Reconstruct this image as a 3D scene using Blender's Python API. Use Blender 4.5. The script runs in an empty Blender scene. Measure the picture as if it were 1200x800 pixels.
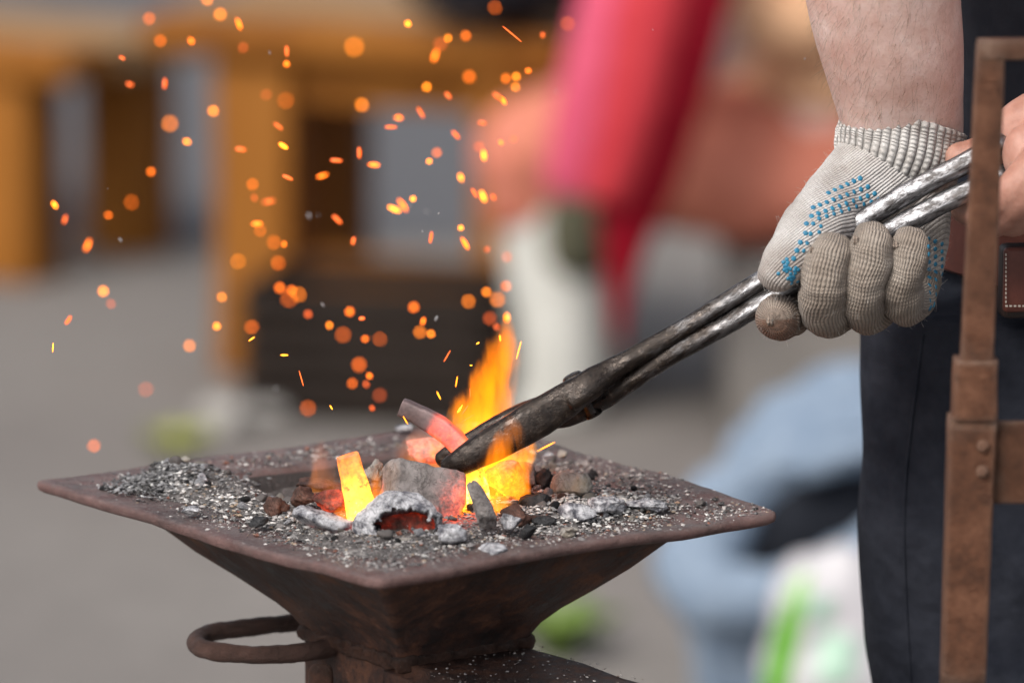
import bpy, bmesh, math, random
from mathutils import Vector, Matrix, noise, kdtree
from mathutils.bvhtree import BVHTree
R = math.radians
V = Vector
scene = bpy.context.scene
col = scene.collection

# ------------------------------------------------------------------ camera, sky, sun, exposure
F_PX = 6468.0            # focal length in pixels of the 1200 px wide photograph
D0 = 3.3                 # metres to the forge
PITCH = R(11.0)
FWD = V((0, math.cos(PITCH), -math.sin(PITCH)))
UPV = V((0, math.sin(PITCH), math.cos(PITCH)))
RGT = V((1, 0, 0))
RIM_Z = 0.85
CAM = V((0, 0, RIM_Z)) - (RGT * ((490 - 600) / F_PX * D0) + UPV * (-(583 - 400) / F_PX * D0) + FWD * D0)

cam_data = bpy.data.cameras.new('camera')
cam = bpy.data.objects.new('camera', cam_data)
col.objects.link(cam)
cam.location = CAM
cam.rotation_euler = (math.pi / 2 - PITCH, 0, 0)
cam_data.sensor_width = 36.0
cam_data.lens = 36.0 * F_PX / 1200.0
cam_data.clip_start = 0.1
cam_data.clip_end = 500
cam_data.dof.use_dof = True
cam_data.dof.focus_distance = 3.24
cam_data.dof.aperture_fstop = 4.3
scene.camera = cam

SUN_EL, SUN_AZ = R(46), R(-36)      # azimuth measured from the camera's back, negative = to the left
sun_dir = V((math.sin(SUN_AZ) * math.cos(SUN_EL), -math.cos(SUN_AZ) * math.cos(SUN_EL), math.sin(SUN_EL)))  # towards the sun
world = bpy.data.worlds.new('World')
scene.world = world
world.use_nodes = True
wn = world.node_tree
wn.nodes.clear()
wo = wn.nodes.new('ShaderNodeOutputWorld')
wb = wn.nodes.new('ShaderNodeBackground')
sky = wn.nodes.new('ShaderNodeTexSky')
sky.sky_type = 'NISHITA'
sky.sun_disc = False
sky.sun_elevation = SUN_EL
sky.sun_rotation = math.atan2(sun_dir.x, sun_dir.y)
sky.air_density = 1.0
sky.dust_density = 4.0
sky.ozone_density = 1.0
hs = wn.nodes.new('ShaderNodeHueSaturation')
hs.inputs['Saturation'].default_value = 0.45      # thin cloud: a paler sky
wn.links.new(sky.outputs[0], hs.inputs['Color'])
wn.links.new(hs.outputs[0], wb.inputs['Color'])
wb.inputs['Strength'].default_value = 0.10
wn.links.new(wb.outputs[0], wo.inputs['Surface'])

sl = bpy.data.lights.new('sun', 'SUN')
sl.energy = 1.5
sl.angle = R(25)
sl.color = (1.0, 0.95, 0.88)
sun = bpy.data.objects.new('sun', sl)
col.objects.link(sun)
sun.rotation_euler = (-sun_dir).to_track_quat('-Z', 'Y').to_euler()
sun.location = (0, 0, 6)

scene.view_settings.view_transform = 'Standard'
scene.view_settings.look = 'None'
scene.view_settings.exposure = 0.68
scene.view_settings.gamma = 1
scene.cycles.use_denoising = True
scene.cycles.max_bounces = 6
scene.cycles.volume_bounces = 0
scene.cycles.sample_clamp_indirect = 4.0
scene.cycles.volume_step_rate = 1.0
scene.cycles.caustics_reflective = False
scene.cycles.caustics_refractive = False

# ------------------------------------------------------------------ helpers
def ray(px, py):
    return RGT * ((px - 600) / F_PX) - UPV * ((py - 400) / F_PX) + FWD

def at(px, py, y):                       # the point of a pixel's line of sight at world depth y
    d = ray(px, py)
    return CAM + d * ((y - CAM.y) / d.y)

def onz(px, py, z):                      # the same at world height z
    d = ray(px, py)
    return CAM + d * ((z - CAM.z) / d.z)

def sc_at(y):                            # metres per pixel at depth y
    return (y - CAM.y) / F_PX

def link(o, parent=None):
    col.objects.link(o)
    if parent is not None:
        o.parent = parent
        o.matrix_parent_inverse = Matrix.Translation(parent.location).inverted()
    return o

def mesh_from(name, verts, faces, smooth=True):
    me = bpy.data.meshes.new(name)
    me.from_pydata([tuple(v) for v in verts], [], faces)
    me.update()
    if smooth:
        me.polygons.foreach_set('use_smooth', [True] * len(me.polygons))
    return me

def fix_normals(me):
    bm = bmesh.new(); bm.from_mesh(me)
    bmesh.ops.recalc_face_normals(bm, faces=bm.faces)
    bm.to_mesh(me); bm.free()

def obj(name, me, mat, parent=None):
    o = bpy.data.objects.new(name, me)
    if mat is not None:
        me.materials.clear(); me.materials.append(mat)
    return link(o, parent)

def tag(o, label=None, cat=None, group=None, kind=None):
    if label: o['label'] = label
    if cat: o['category'] = cat
    if group: o['group'] = group
    if kind: o['kind'] = kind
    return o

def empty(name, loc, label, cat, group=None):
    o = bpy.data.objects.new(name, None)
    o.empty_display_size = 0.05
    col.objects.link(o)
    o.location = loc
    return tag(o, label, cat, group)

def fattr(me, name, vals):
    a = me.attributes.new(name, 'FLOAT', 'POINT')
    a.data.foreach_set('value', vals)

def vattr(me, name, vals):
    a = me.attributes.new(name, 'FLOAT_VECTOR', 'POINT')
    a.data.foreach_set('vector', [c for v in vals for c in v])

def cattr(me, name, vals):
    a = me.attributes.new(name, 'FLOAT_COLOR', 'POINT')
    a.data.foreach_set('color', [c for v in vals for c in v])

def smoothstep(a, b, x):
    t = max(0.0, min(1.0, (x - a) / (b - a)))
    return t * t * (3 - 2 * t)

def fbm(p, oct=4):
    return noise.fractal(p, 1.0, 2.0, oct)

def catmull(pts, n):
    """pts: list of equal-length tuples; returns interpolated list"""
    out = []
    m = len(pts)
    for i in range(m - 1):
        p0 = pts[max(i - 1, 0)]; p1 = pts[i]; p2 = pts[i + 1]; p3 = pts[min(i + 2, m - 1)]
        for k in range(n):
            t = k / n
            out.append(tuple(0.5 * ((2 * b) + (c - a) * t + (2 * a - 5 * b + 4 * c - d) * t * t + (3 * b - a - 3 * c + d) * t ** 3)
                             for a, b, c, d in zip(p0, p1, p2, p3)))
    out.append(tuple(pts[-1]))
    return out

def sweep(path, n=20, seg=6, hint=V((0, -1, 0)), power=2.0, cap0='flat', cap1='flat', jitter=None):
    """path rows: (x,y,z, ra, rb): ra across hint direction's side axis, rb along hint. Returns verts, faces, knit coords"""
    rows = catmull([tuple(map(float, p)) for p in path], seg)
    P = [V(r[:3]) for r in rows]
    rad = [(max(r[3], 1e-5), max(r[4], 1e-5)) for r in rows]
    def roundcap(i_end, sgn):
        # hemispherical end rings
        Pn = P[i_end]; tan = (P[i_end] - P[i_end - sgn]).normalized() if sgn > 0 else (P[0] - P[1]).normalized()
        ra, rb = rad[i_end]
        rings = []
        L = 0.9 * min(ra, rb)
        for k in range(1, 7):
            a = k / 6 * math.pi / 2
            rings.append((Pn + tan * L * math.sin(a), (max(ra * math.cos(a), 1e-4), max(rb * math.cos(a), 1e-4))))
        return rings
    if cap1 == 'round':
        rr = roundcap(len(P) - 1, 1)
        P += [r[0] for r in rr]; rad += [r[1] for r in rr]
    if cap0 == 'round':
        rr = roundcap(0, -1)[::-1]
        P = [r[0] for r in rr] + P; rad = [r[1] for r in rr] + rad
    verts, knit = [], []
    arc = 0.0
    for i, p in enumerate(P):
        t = (P[min(i + 1, len(P) - 1)] - P[max(i - 1, 0)])
        t = t.normalized() if t.length > 1e-9 else V((0, 0, 1))
        b = hint - t * hint.dot(t)
        if b.length < 1e-4:
            b = V((1, 0, 0)) - t * t.x
        b.normalize()
        s = b.cross(t).normalized()
        if i: arc += (p - P[i - 1]).length
        ra, rb = rad[i]
        for k in range(n):
            a = 2 * math.pi * k / n
            ca, sa = math.cos(a), math.sin(a)
            if power != 2.0:
                ca = math.copysign(abs(ca) ** (2 / power), ca); sa = math.copysign(abs(sa) ** (2 / power), sa)
            v = p + s * (ra * ca) + b * (rb * sa)
            if jitter: v = v + jitter(v, i, k)
            verts.append(v)
            aa = a if a < math.pi * 1.5 else a - 2 * math.pi
            knit.append((aa, arc, 0.0))
    faces = []
    m = len(P)
    for i in range(m - 1):
        for k in range(n):
            k2 = (k + 1) % n
            faces.append((i * n + k, i * n + k2, (i + 1) * n + k2, (i + 1) * n + k))
    if cap0 != 'open': faces.append(tuple(range(n))[::-1])
    if cap1 != 'open': faces.append(tuple((m - 1) * n + k for k in range(n)))
    return verts, faces, knit

def join(parts):
    vs, fs = [], []
    for p in parts:
        o = len(vs)
        vs += list(p[0]); fs += [tuple(i + o for i in f) for f in p[1]]
    return vs, fs

def remesh(me, voxel, smooth_it=6, fac=0.5):
    o = bpy.data.objects.new('tmp', me); col.objects.link(o)
    m = o.modifiers.new('r', 'REMESH'); m.mode = 'VOXEL'; m.voxel_size = voxel; m.use_smooth_shade = True
    if smooth_it:
        s = o.modifiers.new('s', 'SMOOTH'); s.iterations = smooth_it; s.factor = fac
    dg = bpy.context.evaluated_depsgraph_get()
    out = bpy.data.meshes.new_from_object(o.evaluated_get(dg))
    bpy.data.objects.remove(o)
    out.polygons.foreach_set('use_smooth', [True] * len(out.polygons))
    return out

def displace(me, fn):
    ns = [v.normal.copy() for v in me.vertices]
    for v, nn in zip(me.vertices, ns):
        v.co = v.co + fn(v.co, nn)
    me.update()

def box_vf(cx, cy, cz, sx, sy, sz):
    vs = [V((cx + a * sx / 2, cy + b * sy / 2, cz + c * sz / 2)) for a in (-1, 1) for b in (-1, 1) for c in (-1, 1)]
    fs = [(0, 1, 3, 2), (4, 6, 7, 5), (0, 4, 5, 1), (2, 3, 7, 6), (0, 2, 6, 4), (1, 5, 7, 3)]
    return vs, fs

def bevel_box(name, sx, sy, sz, bev, seg=2, wob=0.0, seed=0, cuts=0):
    bm = bmesh.new()
    bmesh.ops.create_cube(bm, size=1)
    bmesh.ops.scale(bm, vec=(sx, sy, sz), verts=bm.verts)
    if bev > 0:
        bmesh.ops.bevel(bm, geom=bm.edges[:], offset=bev, segments=seg, affect='EDGES', profile=0.6)
    if cuts:
        bmesh.ops.subdivide_edges(bm, edges=[e for e in bm.edges if e.calc_length() > min(sx, sy, sz) * 0.6], cuts=cuts, use_grid_fill=True)
    if wob:
        for v in bm.verts:
            v.co += V(noise.noise_vector(v.co * 9 + V((seed * 3.1, 0, 0)))) * wob
    me = bpy.data.meshes.new(name)
    bm.to_mesh(me); bm.free()
    me.polygons.foreach_set('use_smooth', [True] * len(me.polygons))
    return me

def lump_mesh(name, size, seed, sub=3, cuts=9, rough=0.16, fine=0.05, cutd=(0.42, 0.8)):
    rnd = random.Random(seed)
    bm = bmesh.new()
    bmesh.ops.create_icosphere(bm, subdivisions=sub, radius=1)
    planes = []
    for _ in range(cuts):
        n = V((rnd.gauss(0, 1), rnd.gauss(0, 1), rnd.gauss(0, 1))).normalized()
        planes.append((n, rnd.uniform(*cutd)))
    off = V((seed * 7.13, seed * 1.7, seed * 3.3))
    for v in bm.verts:
        c = v.co.copy()
        for n, d in planes:
            e = c.dot(n) - d
            if e > 0: c -= n * e * 0.93
        nn = c.normalized()
        c += nn * (rough * fbm(c * 1.6 + off, 3) + fine * fbm(c * 6 + off, 4) + fine * .6 * abs(noise.noise(c * 11 + off)))
        v.co = c
    xs = [max(abs(v.co[i]) for v in bm.verts) for i in range(3)]
    for v in bm.verts:
        v.co = V((v.co.x / xs[0] * size[0] / 2, v.co.y / xs[1] * size[1] / 2, v.co.z / xs[2] * size[2] / 2))
    me = bpy.data.meshes.new(name)
    bm.to_mesh(me); bm.free()
    me.polygons.foreach_set('use_smooth', [True] * len(me.polygons))
    return me

# ------------------------------------------------------------------ materials
class NT:
    def __init__(s, name):
        s.mat = bpy.data.materials.new(name); s.mat.use_nodes = True
        s.t = s.mat.node_tree
        s.out = next(n for n in s.t.nodes if n.type == 'OUTPUT_MATERIAL')
        s.b = next(n for n in s.t.nodes if n.type == 'BSDF_PRINCIPLED')
        s.tc = s.t.nodes.new('ShaderNodeTexCoord')
    def n(s, typ, **kw):
        nd = s.t.nodes.new('ShaderNode' + typ)
        for k, v in kw.items():
            if hasattr(nd, k): setattr(nd, k, v)
        return nd
    def l(s, a, b): s.t.links.new(a, b)
    def coord(s, which='Object'): return s.tc.outputs[which]
    def noise(s, scale, detail=5, rough=0.6, vec=None, dist=0.0):
        nd = s.n('TexNoise')
        nd.inputs['Scale'].default_value = scale; nd.inputs['Detail'].default_value = detail
        nd.inputs['Roughness'].default_value = rough; nd.inputs['Distortion'].default_value = dist
        s.l(vec or s.coord(), nd.inputs['Vector'])
        return nd.outputs['Fac']
    def voro(s, scale, vec=None, feature='F1', out='Distance'):
        nd = s.n('TexVoronoi', feature=feature)
        nd.inputs['Scale'].default_value = scale
        s.l(vec or s.coord(), nd.inputs['Vector'])
        return nd.outputs[out]
    def ramp(s, fac, stops, interp='LINEAR'):
        nd = s.n('ValToRGB'); cr = nd.color_ramp; cr.interpolation = interp
        while len(cr.elements) < len(stops): cr.elements.new(0.5)
        for e, (p, c) in zip(cr.elements, stops):
            e.position = p; e.color = (c[0], c[1], c[2], 1) if not isinstance(c, (int, float)) else (c, c, c, 1)
        s.l(fac, nd.inputs['Fac'])
        return nd.outputs['Color']
    def mix(s, fac, a, b, blend='MIX'):
        nd = s.n('MixRGB', blend_type=blend)
        for k, v in (('Fac', fac), ('Color1', a), ('Color2', b)):
            if isinstance(v, (int, float)): nd.inputs[k].default_value = v if k == 'Fac' else (v, v, v, 1)
            elif isinstance(v, tuple): nd.inputs[k].default_value = (*v, 1)
            else: s.l(v, nd.inputs[k])
        return nd.outputs['Color']
    def math(s, op, a, b=0.0, clamp=False):
        nd = s.n('Math', operation=op); nd.use_clamp = clamp
        for i, v in enumerate((a, b)):
            if isinstance(v, (int, float)): nd.inputs[i].default_value = v
            else: s.l(v, nd.inputs[i])
        return nd.outputs[0]
    def attr(s, name, out='Fac'):
        nd = s.n('Attribute'); nd.attribute_name = name
        return nd.outputs[out]
    def mapping(s, scale, vec=None):
        nd = s.n('Mapping'); nd.inputs['Scale'].default_value = scale
        s.l(vec or s.coord(), nd.inputs['Vector'])
        return nd.outputs[0]
    def bump(s, h, strength=0.3, dist=0.002):
        nd = s.n('Bump'); nd.inputs['Strength'].default_value = strength; nd.inputs['Distance'].default_value = dist
        if s.b.inputs['Normal'].is_linked:
            s.l(s.b.inputs['Normal'].links[0].from_socket, nd.inputs['Normal'])
        s.l(h, nd.inputs['Height']); s.l(nd.outputs[0], s.b.inputs['Normal'])
    def set(s, **kw):
        for k, v in kw.items():
            k = {'base': 'Base Color', 'rough': 'Roughness', 'metal': 'Metallic', 'spec': 'Specular IOR Level', 'emc': 'Emission Color',
                 'ems': 'Emission Strength', 'sss': 'Subsurface Weight', 'sheen': 'Sheen Weight', 'trans': 'Transmission Weight'}[k]
            if isinstance(v, (int, float)): s.b.inputs[k].default_value = v
            elif isinstance(v, tuple): s.b.inputs[k].default_value = (*v, 1)
            else: s.l(v, s.b.inputs[k])
        return s
    def slope_up(s):           # 1 where the surface faces up: dust settles there
        g = s.n('NewGeometry'); sp = s.n('SeparateXYZ'); s.l(g.outputs['Normal'], sp.inputs[0])
        return sp.outputs['Z']

def simple(name, c1, c2, scale=8, rough=0.8, bump=0.0, bscale=None, metal=0.0, spec=0.5, bdist=0.002):
    m = NT(name)
    m.set(base=m.ramp(m.noise(scale), [(0.3, c1), (0.7, c2)]), rough=rough, metal=metal, spec=spec)
    if bump: m.bump(m.noise(bscale or scale * 4), bump, bdist)
    return m.mat

def rust_mat(name, c_dark, c_mid, c_lite, dust=0.0, scale=30, metal=0.25, rough=0.55, edge=None):
    m = NT(name)
    f = m.noise(scale, 12, 0.78)
    c = m.ramp(f, [(0.36, c_dark), (0.5, c_mid), (0.64, c_lite)])
    big = m.ramp(m.noise(scale * 0.28, 4, 0.55), [(0.42, 0.0), (0.62, 1.0)])
    c = m.mix(m.math('MULTIPLY', big, 0.5), c, tuple(0.55 * x for x in c_dark))
    if dust:
        up = m.ramp(m.slope_up(), [(0.2, 0.0), (0.95, 1.0)])
        d = m.ramp(m.noise(55, 9, 0.8), [(0.40, 0.0), (0.62, 1.0)])
        d2 = m.ramp(m.noise(420, 3, 0.7), [(0.53, 0.0), (0.66, 1.0)])
        dd = m.math('MAXIMUM', m.math('MULTIPLY', d, 0.55), m.math('MULTIPLY', d2, 0.8))
        c = m.mix(m.math('MULTIPLY', m.math('MULTIPLY', up, dd), dust), c, (0.33, 0.31, 0.30))
    if edge:                    # worn, rubbed edges
        g_ = m.n('NewGeometry')
        c = m.mix(m.math('MULTIPLY', m.ramp(g_.outputs['Pointiness'], [(0.515, 0.0), (0.57, 1.0)]), m.ramp(m.noise(90, 6, .7), [(0.35, 0.15), (0.65, 0.9)])), c, edge)
    m.set(base=c, metal=metal, rough=m.ramp(m.noise(scale * 2, 4), [(0.3, rough - 0.12), (0.7, rough + 0.2)]))
    m.bump(m.noise(scale * 7, 9, 0.78), 0.9, 0.0032)
    m.bump(m.noise(scale * 1.2, 4, 0.6), 0.45, 0.005)
    return m.mat

M = {}
M['tray'] = rust_mat('rusted_tray_iron', (0.066, 0.036, 0.034), (0.13, 0.068, 0.063), (0.21, 0.108, 0.10), dust=0.75, scale=32, edge=(0.27, 0.17, 0.155))
M['hopper'] = rust_mat('rusted_hopper_iron', (0.018, 0.015, 0.016), (0.085, 0.038, 0.027), (0.24, 0.105, 0.06), scale=34, dust=0.15)
M['weld'] = rust_mat('rusted_weld', (0.035, 0.017, 0.012), (0.085, 0.037, 0.023), (0.14, 0.063, 0.04), scale=60, dust=0.3)
M['ring'] = rust_mat('rusted_rod', (0.05, 0.026, 0.02), (0.085, 0.044, 0.034), (0.13, 0.07, 0.055), scale=60)
M['rack'] = rust_mat('rusted_rack', (0.085, 0.036, 0.020), (0.17, 0.072, 0.038), (0.26, 0.12, 0.068), scale=48, metal=0.4, rough=0.55, edge=(0.30, 0.20, 0.15))

M['soot'] = rust_mat('sooty_hopper_inside', (0.030, 0.025, 0.024), (0.060, 0.048, 0.045), (0.10, 0.08, 0.075), scale=30, dust=0.35)
HEAT_STOPS = [(0.0, (0, 0, 0)), (0.12, (0, 0, 0)), (0.3, (0.25, 0.008, 0.0)), (0.5, (1.0, 0.075, 0.02)), (0.7, (1.0, 0.24, 0.012)), (0.86, (1.0, 0.55, 0.03)), (1.0, (1.0, 0.85, 0.42))]
def heat_emission(m, base_strength, noise_amp=0.9):
    h = m.attr('hotness')
    nz = m.math('MULTIPLY', m.math('SUBTRACT', m.noise(150, 7, 0.75), 0.5), noise_amp)
    hh = m.math('ADD', h, m.math('MULTIPLY', nz, m.ramp(h, [(0.05, 0.0), (0.3, 1.0)])), clamp=True)
    m.set(emc=m.ramp(hh, HEAT_STOPS), ems=m.math('MULTIPLY', m.math('POWER', hh, 2.2), base_strength))

def coal_mat(name, dark, ash, lo, hi, scale=70, strength=2.4, rough=0.85, warm=None):
    m = NT(name)
    f = m.noise(scale, 9, 0.72)
    c = m.ramp(f, [(lo, dark), (hi, ash)])
    cr = m.ramp(m.noise(scale * 0.9, 6, 0.6, dist=1.5), [(0.47, 0.0), (0.495, 1.0), (0.52, 0.0)])
    c = m.mix(m.math('MULTIPLY', cr, 0.6), c, tuple(0.4 * x for x in dark))
    if warm: c = m.mix(m.ramp(m.noise(scale * 0.6, 3), [(0.52, 0.0), (0.66, 0.75)]), c, warm)
    m.set(base=c, rough=rough, spec=0.3)
    m.bump(f, 0.9, 0.004); m.bump(m.noise(scale * 6, 5, .7), 0.7, 0.0012)
    heat_emission(m, strength)
    return m.mat
M['coal_black'] = coal_mat('black_charcoal', (0.012, 0.012, 0.013), (0.09, 0.09, 0.095), 0.42, 0.78, 60, rough=0.6)
M['coal_grey'] = coal_mat('grey_coal', (0.13, 0.115, 0.11), (0.36, 0.33, 0.32), 0.34, 0.66, 75)
M['coal_ash'] = coal_mat('white_ash_coal', (0.10, 0.10, 0.12), (0.66, 0.66, 0.69), 0.40, 0.56, 110)
M['coal_stone'] = coal_mat('pale_clinker', (0.20, 0.18, 0.165), (0.50, 0.47, 0.43), 0.35, 0.65, 70, warm=(0.33, 0.27, 0.19))
M['coal_brown'] = coal_mat('brown_cinder', (0.035, 0.018, 0.014), (0.20, 0.10, 0.075), 0.38, 0.7, 60, rough=0.55)

def hot_steel(name, cold, strength):
    m = NT(name)
    m.set(base=m.ramp(m.noise(120, 6), [(0.35, cold), (0.7, tuple(min(1, 2.2 * x) for x in cold))]), rough=0.55, metal=0.2)
    m.bump(m.noise(160, 6), 0.3, 0.001)
    heat_emission(m, strength, 0.45)
    fl_ = m.b.inputs['Emission Strength'].links[0].from_socket
    m.set(ems=m.math('MULTIPLY', fl_, m.ramp(m.noise(210, 7, .72), [(0.36, 0.30), (0.47, 1.0)])))
    return m.mat
M['hot'] = hot_steel('hot_steel', (0.085, 0.06, 0.06), 3.2)

m = NT('loose_ash_and_grains')
m.set(base=m.mix(m.ramp(m.noise(900, 2), [(0.4, 0.0), (0.7, 0.35)]), m.attr('tint', 'Color'), (0.4, 0.38, 0.37)), rough=0.9, spec=0.25)
m.bump(m.noise(1500, 3), 0.4, 0.0006)
M['grain'] = m.mat
m = NT('ash_bed')
c = m.ramp(m.noise(130, 9, 0.75), [(0.33, (0.035, 0.032, 0.032)), (0.52, (0.13, 0.12, 0.118)), (0.72, (0.42, 0.40, 0.39))])
m.set(base=c, rough=0.95, spec=0.2); m.bump(m.noise(260, 8, 0.75), 0.9, 0.003)
heat_emission(m, 2.6)
M['bed'] = m.mat

# tongs: black forge scale near the jaws, bare hammered steel towards the hand
m = NT('forged_tong_steel')
pos = m.attr('along')
tk = m.attr('tk', 'Vector')
nz = m.noise(95, 8, 0.7, vec=tk)
scale_mask = m.math('ADD', pos, m.math('MULTIPLY', m.math('SUBTRACT', nz, 0.5), 0.9), clamp=True)
bare = m.ramp(scale_mask, [(0.62, 0.0), (1.02, 1.0)])
patch = m.ramp(m.noise(210, 9, 0.72, vec=tk), [(0.43, 0.0), (0.55, 1.0)])
steel = m.mix(patch, (0.075, 0.07, 0.07), (0.33, 0.33, 0.345))
scl = m.ramp(m.noise(160, 8, 0.75), [(0.35, (0.010, 0.007, 0.006)), (0.58, (0.030, 0.021, 0.016)), (0.70, (0.14, 0.115, 0.095))])
m.set(base=m.mix(bare, scl, steel), metal=m.ramp(bare, [(0.0, 0.55), (1.0, 0.95)]),
      rough=m.mix(bare, m.ramp(m.noise(70, 6), [(0.44, 0.16), (0.6, 0.48)]), m.ramp(patch, [(0.0, 0.5), (1.0, 0.34)])))
m.bump(m.noise(190, 5, vec=tk), 0.38, 0.0022); m.bump(m.noise(600, 6, vec=tk), 0.3, 0.0006); m.bump(patch, 0.3, 0.0004)
M['tong'] = m.mat

def skin_mat():
    m = NT('skin')
    a = m.noise(55, 5, 0.6); b = m.noise(420, 3, 0.6)
    c = m.ramp(a, [(0.3, (0.62, 0.40, 0.34)), (0.5, (0.73, 0.52, 0.46)), (0.7, (0.79, 0.61, 0.56))])
    c = m.mix(m.ramp(b, [(0.52, 0.0), (0.75, 0.4)]), c, (0.45, 0.22, 0.17))
    c = m.mix(m.ramp(m.noise(22, 5, .6), [(0.46, 0.0), (0.68, 0.42)]), c, (0.52, 0.27, 0.22))
    m.set(base=c, rough=0.5, spec=0.4, sss=0.12)
    m.b.inputs['Subsurface Radius'].default_value = (0.006, 0.002, 0.001)
    m.b.inputs['Subsurface Scale'].default_value = 1.0
    m.bump(m.noise(700, 4, 0.6), 0.25, 0.0008); m.bump(m.noise(160, 3, 0.6), 0.2, 0.0015)
    return m
M['skin'] = skin_mat().mat
m = skin_mat()
for e, c in zip([n for n in m.t.nodes if n.type == 'VALTORGB'][0].color_ramp.elements, ((0.30, 0.135, 0.095), (0.43, 0.22, 0.165), (0.52, 0.30, 0.235))): e.color = (*c, 1)
m.mat.name = 'work_worn_skin'
M['skin_red'] = m.mat

def knit_mat(name, c1, c2, c3, pu, pv, strength=0.8, soot=None):
    """pu, pv: rib and stitch period in metres of the 'knit' attribute"""
    m = NT(name)
    sp = m.n('SeparateXYZ'); m.l(m.attr('knit', 'Vector'), sp.inputs[0])
    wob = m.math('MULTIPLY', m.noise(90, 3), 0.0006)
    u = m.math('ADD', sp.outputs['X'], wob)
    v = m.math('ADD', sp.outputs['Y'], m.math('MULTIPLY', m.noise(60, 2), 0.0012))
    su = m.math('SINE', m.math('MULTIPLY', u, 2 * math.pi / pu))
    au = m.math('ABSOLUTE', m.math('SINE', m.math('MULTIPLY', u, math.pi / pu)))
    sv = m.math('SINE', m.math('ADD', m.math('MULTIPLY', v, 2 * math.pi / pv), m.math('MULTIPLY', au, 2.0)))
    rib = m.math('POWER', au, 0.7)
    h = m.math('ADD', rib, m.math('MULTIPLY', m.math('MULTIPLY', m.math('ADD', sv, 1.0), 0.5), m.math('MULTIPLY', rib, 0.45)))
    dirt = m.noise(38, 6, 0.65)
    c = m.ramp(dirt, [(0.30, c1), (0.52, c2), (0.72, c3)])
    gap = m.ramp(h, [(0.25, 0.62), (0.75, 0.0)])
    c = m.mix(gap, c, tuple(0.30 * x for x in c1))
    if soot is not None:
        c = m.mix(m.math('MULTIPLY', m.attr('soot'), m.ramp(m.noise(50, 5), [(0.3, 0.6), (0.6, 1.0)])), c, soot)
    c = m.mix(m.ramp(m.noise(1700, 2), [(0.4, 0.0), (0.8, 0.3)]), c, tuple(min(1, 1.25 * x) for x in c3))
    m.set(base=c, rough=0.95, spec=0.15, sheen=0.15)
    m.bump(h, strength, 0.0012); m.bump(m.noise(2200, 2), 0.4, 0.0004)
    return m.mat
M['glove'] = knit_mat('knit_glove_pale', (0.34, 0.30, 0.275), (0.53, 0.505, 0.485), (0.68, 0.665, 0.655), 0.0018, 0.0022, strength=0.6, soot=(0.17, 0.11, 0.075))
M['glove_finger'] = knit_mat('knit_glove_soiled', (0.18, 0.143, 0.115), (0.29, 0.24, 0.20), (0.41, 0.355, 0.305), 0.0020, 0.0019, strength=0.7, soot=(0.17, 0.075, 0.04))
M['cuff'] = knit_mat('knit_cuff', (0.38, 0.34, 0.31), (0.58, 0.56, 0.54), (0.70, 0.685, 0.67), 0.0052, 0.0026, strength=1.0, soot=(0.25, 0.18, 0.13))
M['fuzz'] = simple('yarn_fuzz', (0.45, 0.42, 0.39), (0.6, 0.57, 0.54), 300, 0.9)
M['dot'] = simple('blue_rubber_dot', (0.012, 0.13, 0.25), (0.03, 0.24, 0.38), 300, 0.45)

def cloth(name, c1, c2, weave=0.0014, folds=0.5, rough=0.9):
    m = NT(name)
    m.set(base=m.ramp(m.noise(25, 6, 0.65), [(0.3, c1), (0.7, c2)]), rough=rough, spec=0.12)
    m.bump(m.noise(9, 4, 0.55), folds, 0.02)
    m.bump(m.noise(1 / weave, 2), 0.3, 0.0006)
    return m
M['shirt'] = cloth('charcoal_shirt', (0.020, 0.022, 0.030), (0.038, 0.040, 0.050)).mat
m = cloth('navy_trousers', (0.012, 0.014, 0.021), (0.030, 0.033, 0.044), folds=1.0)
tv = m.n('TexWave', wave_type='BANDS', bands_direction='DIAGONAL'); tv.inputs['Scale'].default_value = 700; m.l(m.coord(), tv.inputs['Vector'])
m.bump(tv.outputs['Fac'], 0.2, 0.0004)
M['trousers'] = m.mat
M['belt'] = simple('red_brown_leather', (0.085, 0.024, 0.017), (0.15, 0.045, 0.032), 60, 0.45, 0.3, 300, bdist=0.0008)
M['belt_dark'] = simple('dark_leather', (0.012, 0.008, 0.008), (0.03, 0.017, 0.015), 60, 0.5, 0.3, 300, bdist=0.0008)
M['stitch'] = simple('thread', (0.5, 0.45, 0.4), (0.62, 0.57, 0.5), 300)
M['hair'] = simple('brown_hair', (0.11, 0.065, 0.04), (0.20, 0.125, 0.08), 100, 0.5)
M['boot'] = simple('boot_leather', (0.015, 0.012, 0.01), (0.04, 0.03, 0.025), 40, 0.5)

# background materials
m = NT('worn_concrete_paving')
c = m.ramp(m.noise(0.55, 5, 0.6), [(0.3, (0.158, 0.140, 0.130)), (0.7, (0.242, 0.224, 0.206))])
c = m.mix(m.ramp(m.noise(14, 6, 0.7), [(0.4, 0.0), (0.75, 0.5)]), c, (0.12, 0.11, 0.10))
m.set(base=c, rough=0.9); m.bump(m.noise(60, 6), 0.4, 0.004)
M['ground'] = m.mat
M['road'] = simple('dark_asphalt', (0.075, 0.075, 0.082), (0.12, 0.12, 0.128), 30, 0.9, 0.4, 90)
def wood(name, c1, c2, c3):
    m = NT(name)
    f = m.noise(7, 7, 0.6, vec=m.mapping((1, 1, 0.12)))
    m.set(base=m.ramp(f, [(0.3, c1), (0.5, c2), (0.7, c3)]), rough=0.75, spec=0.25)
    m.bump(m.noise(25, 6, 0.6, vec=m.mapping((1, 1, 0.1))), 0.4, 0.004)
    return m.mat
M['wood'] = wood('orange_stained_timber', (0.15, 0.046, 0.005), (0.24, 0.085, 0.009), (0.31, 0.12, 0.018))
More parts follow.
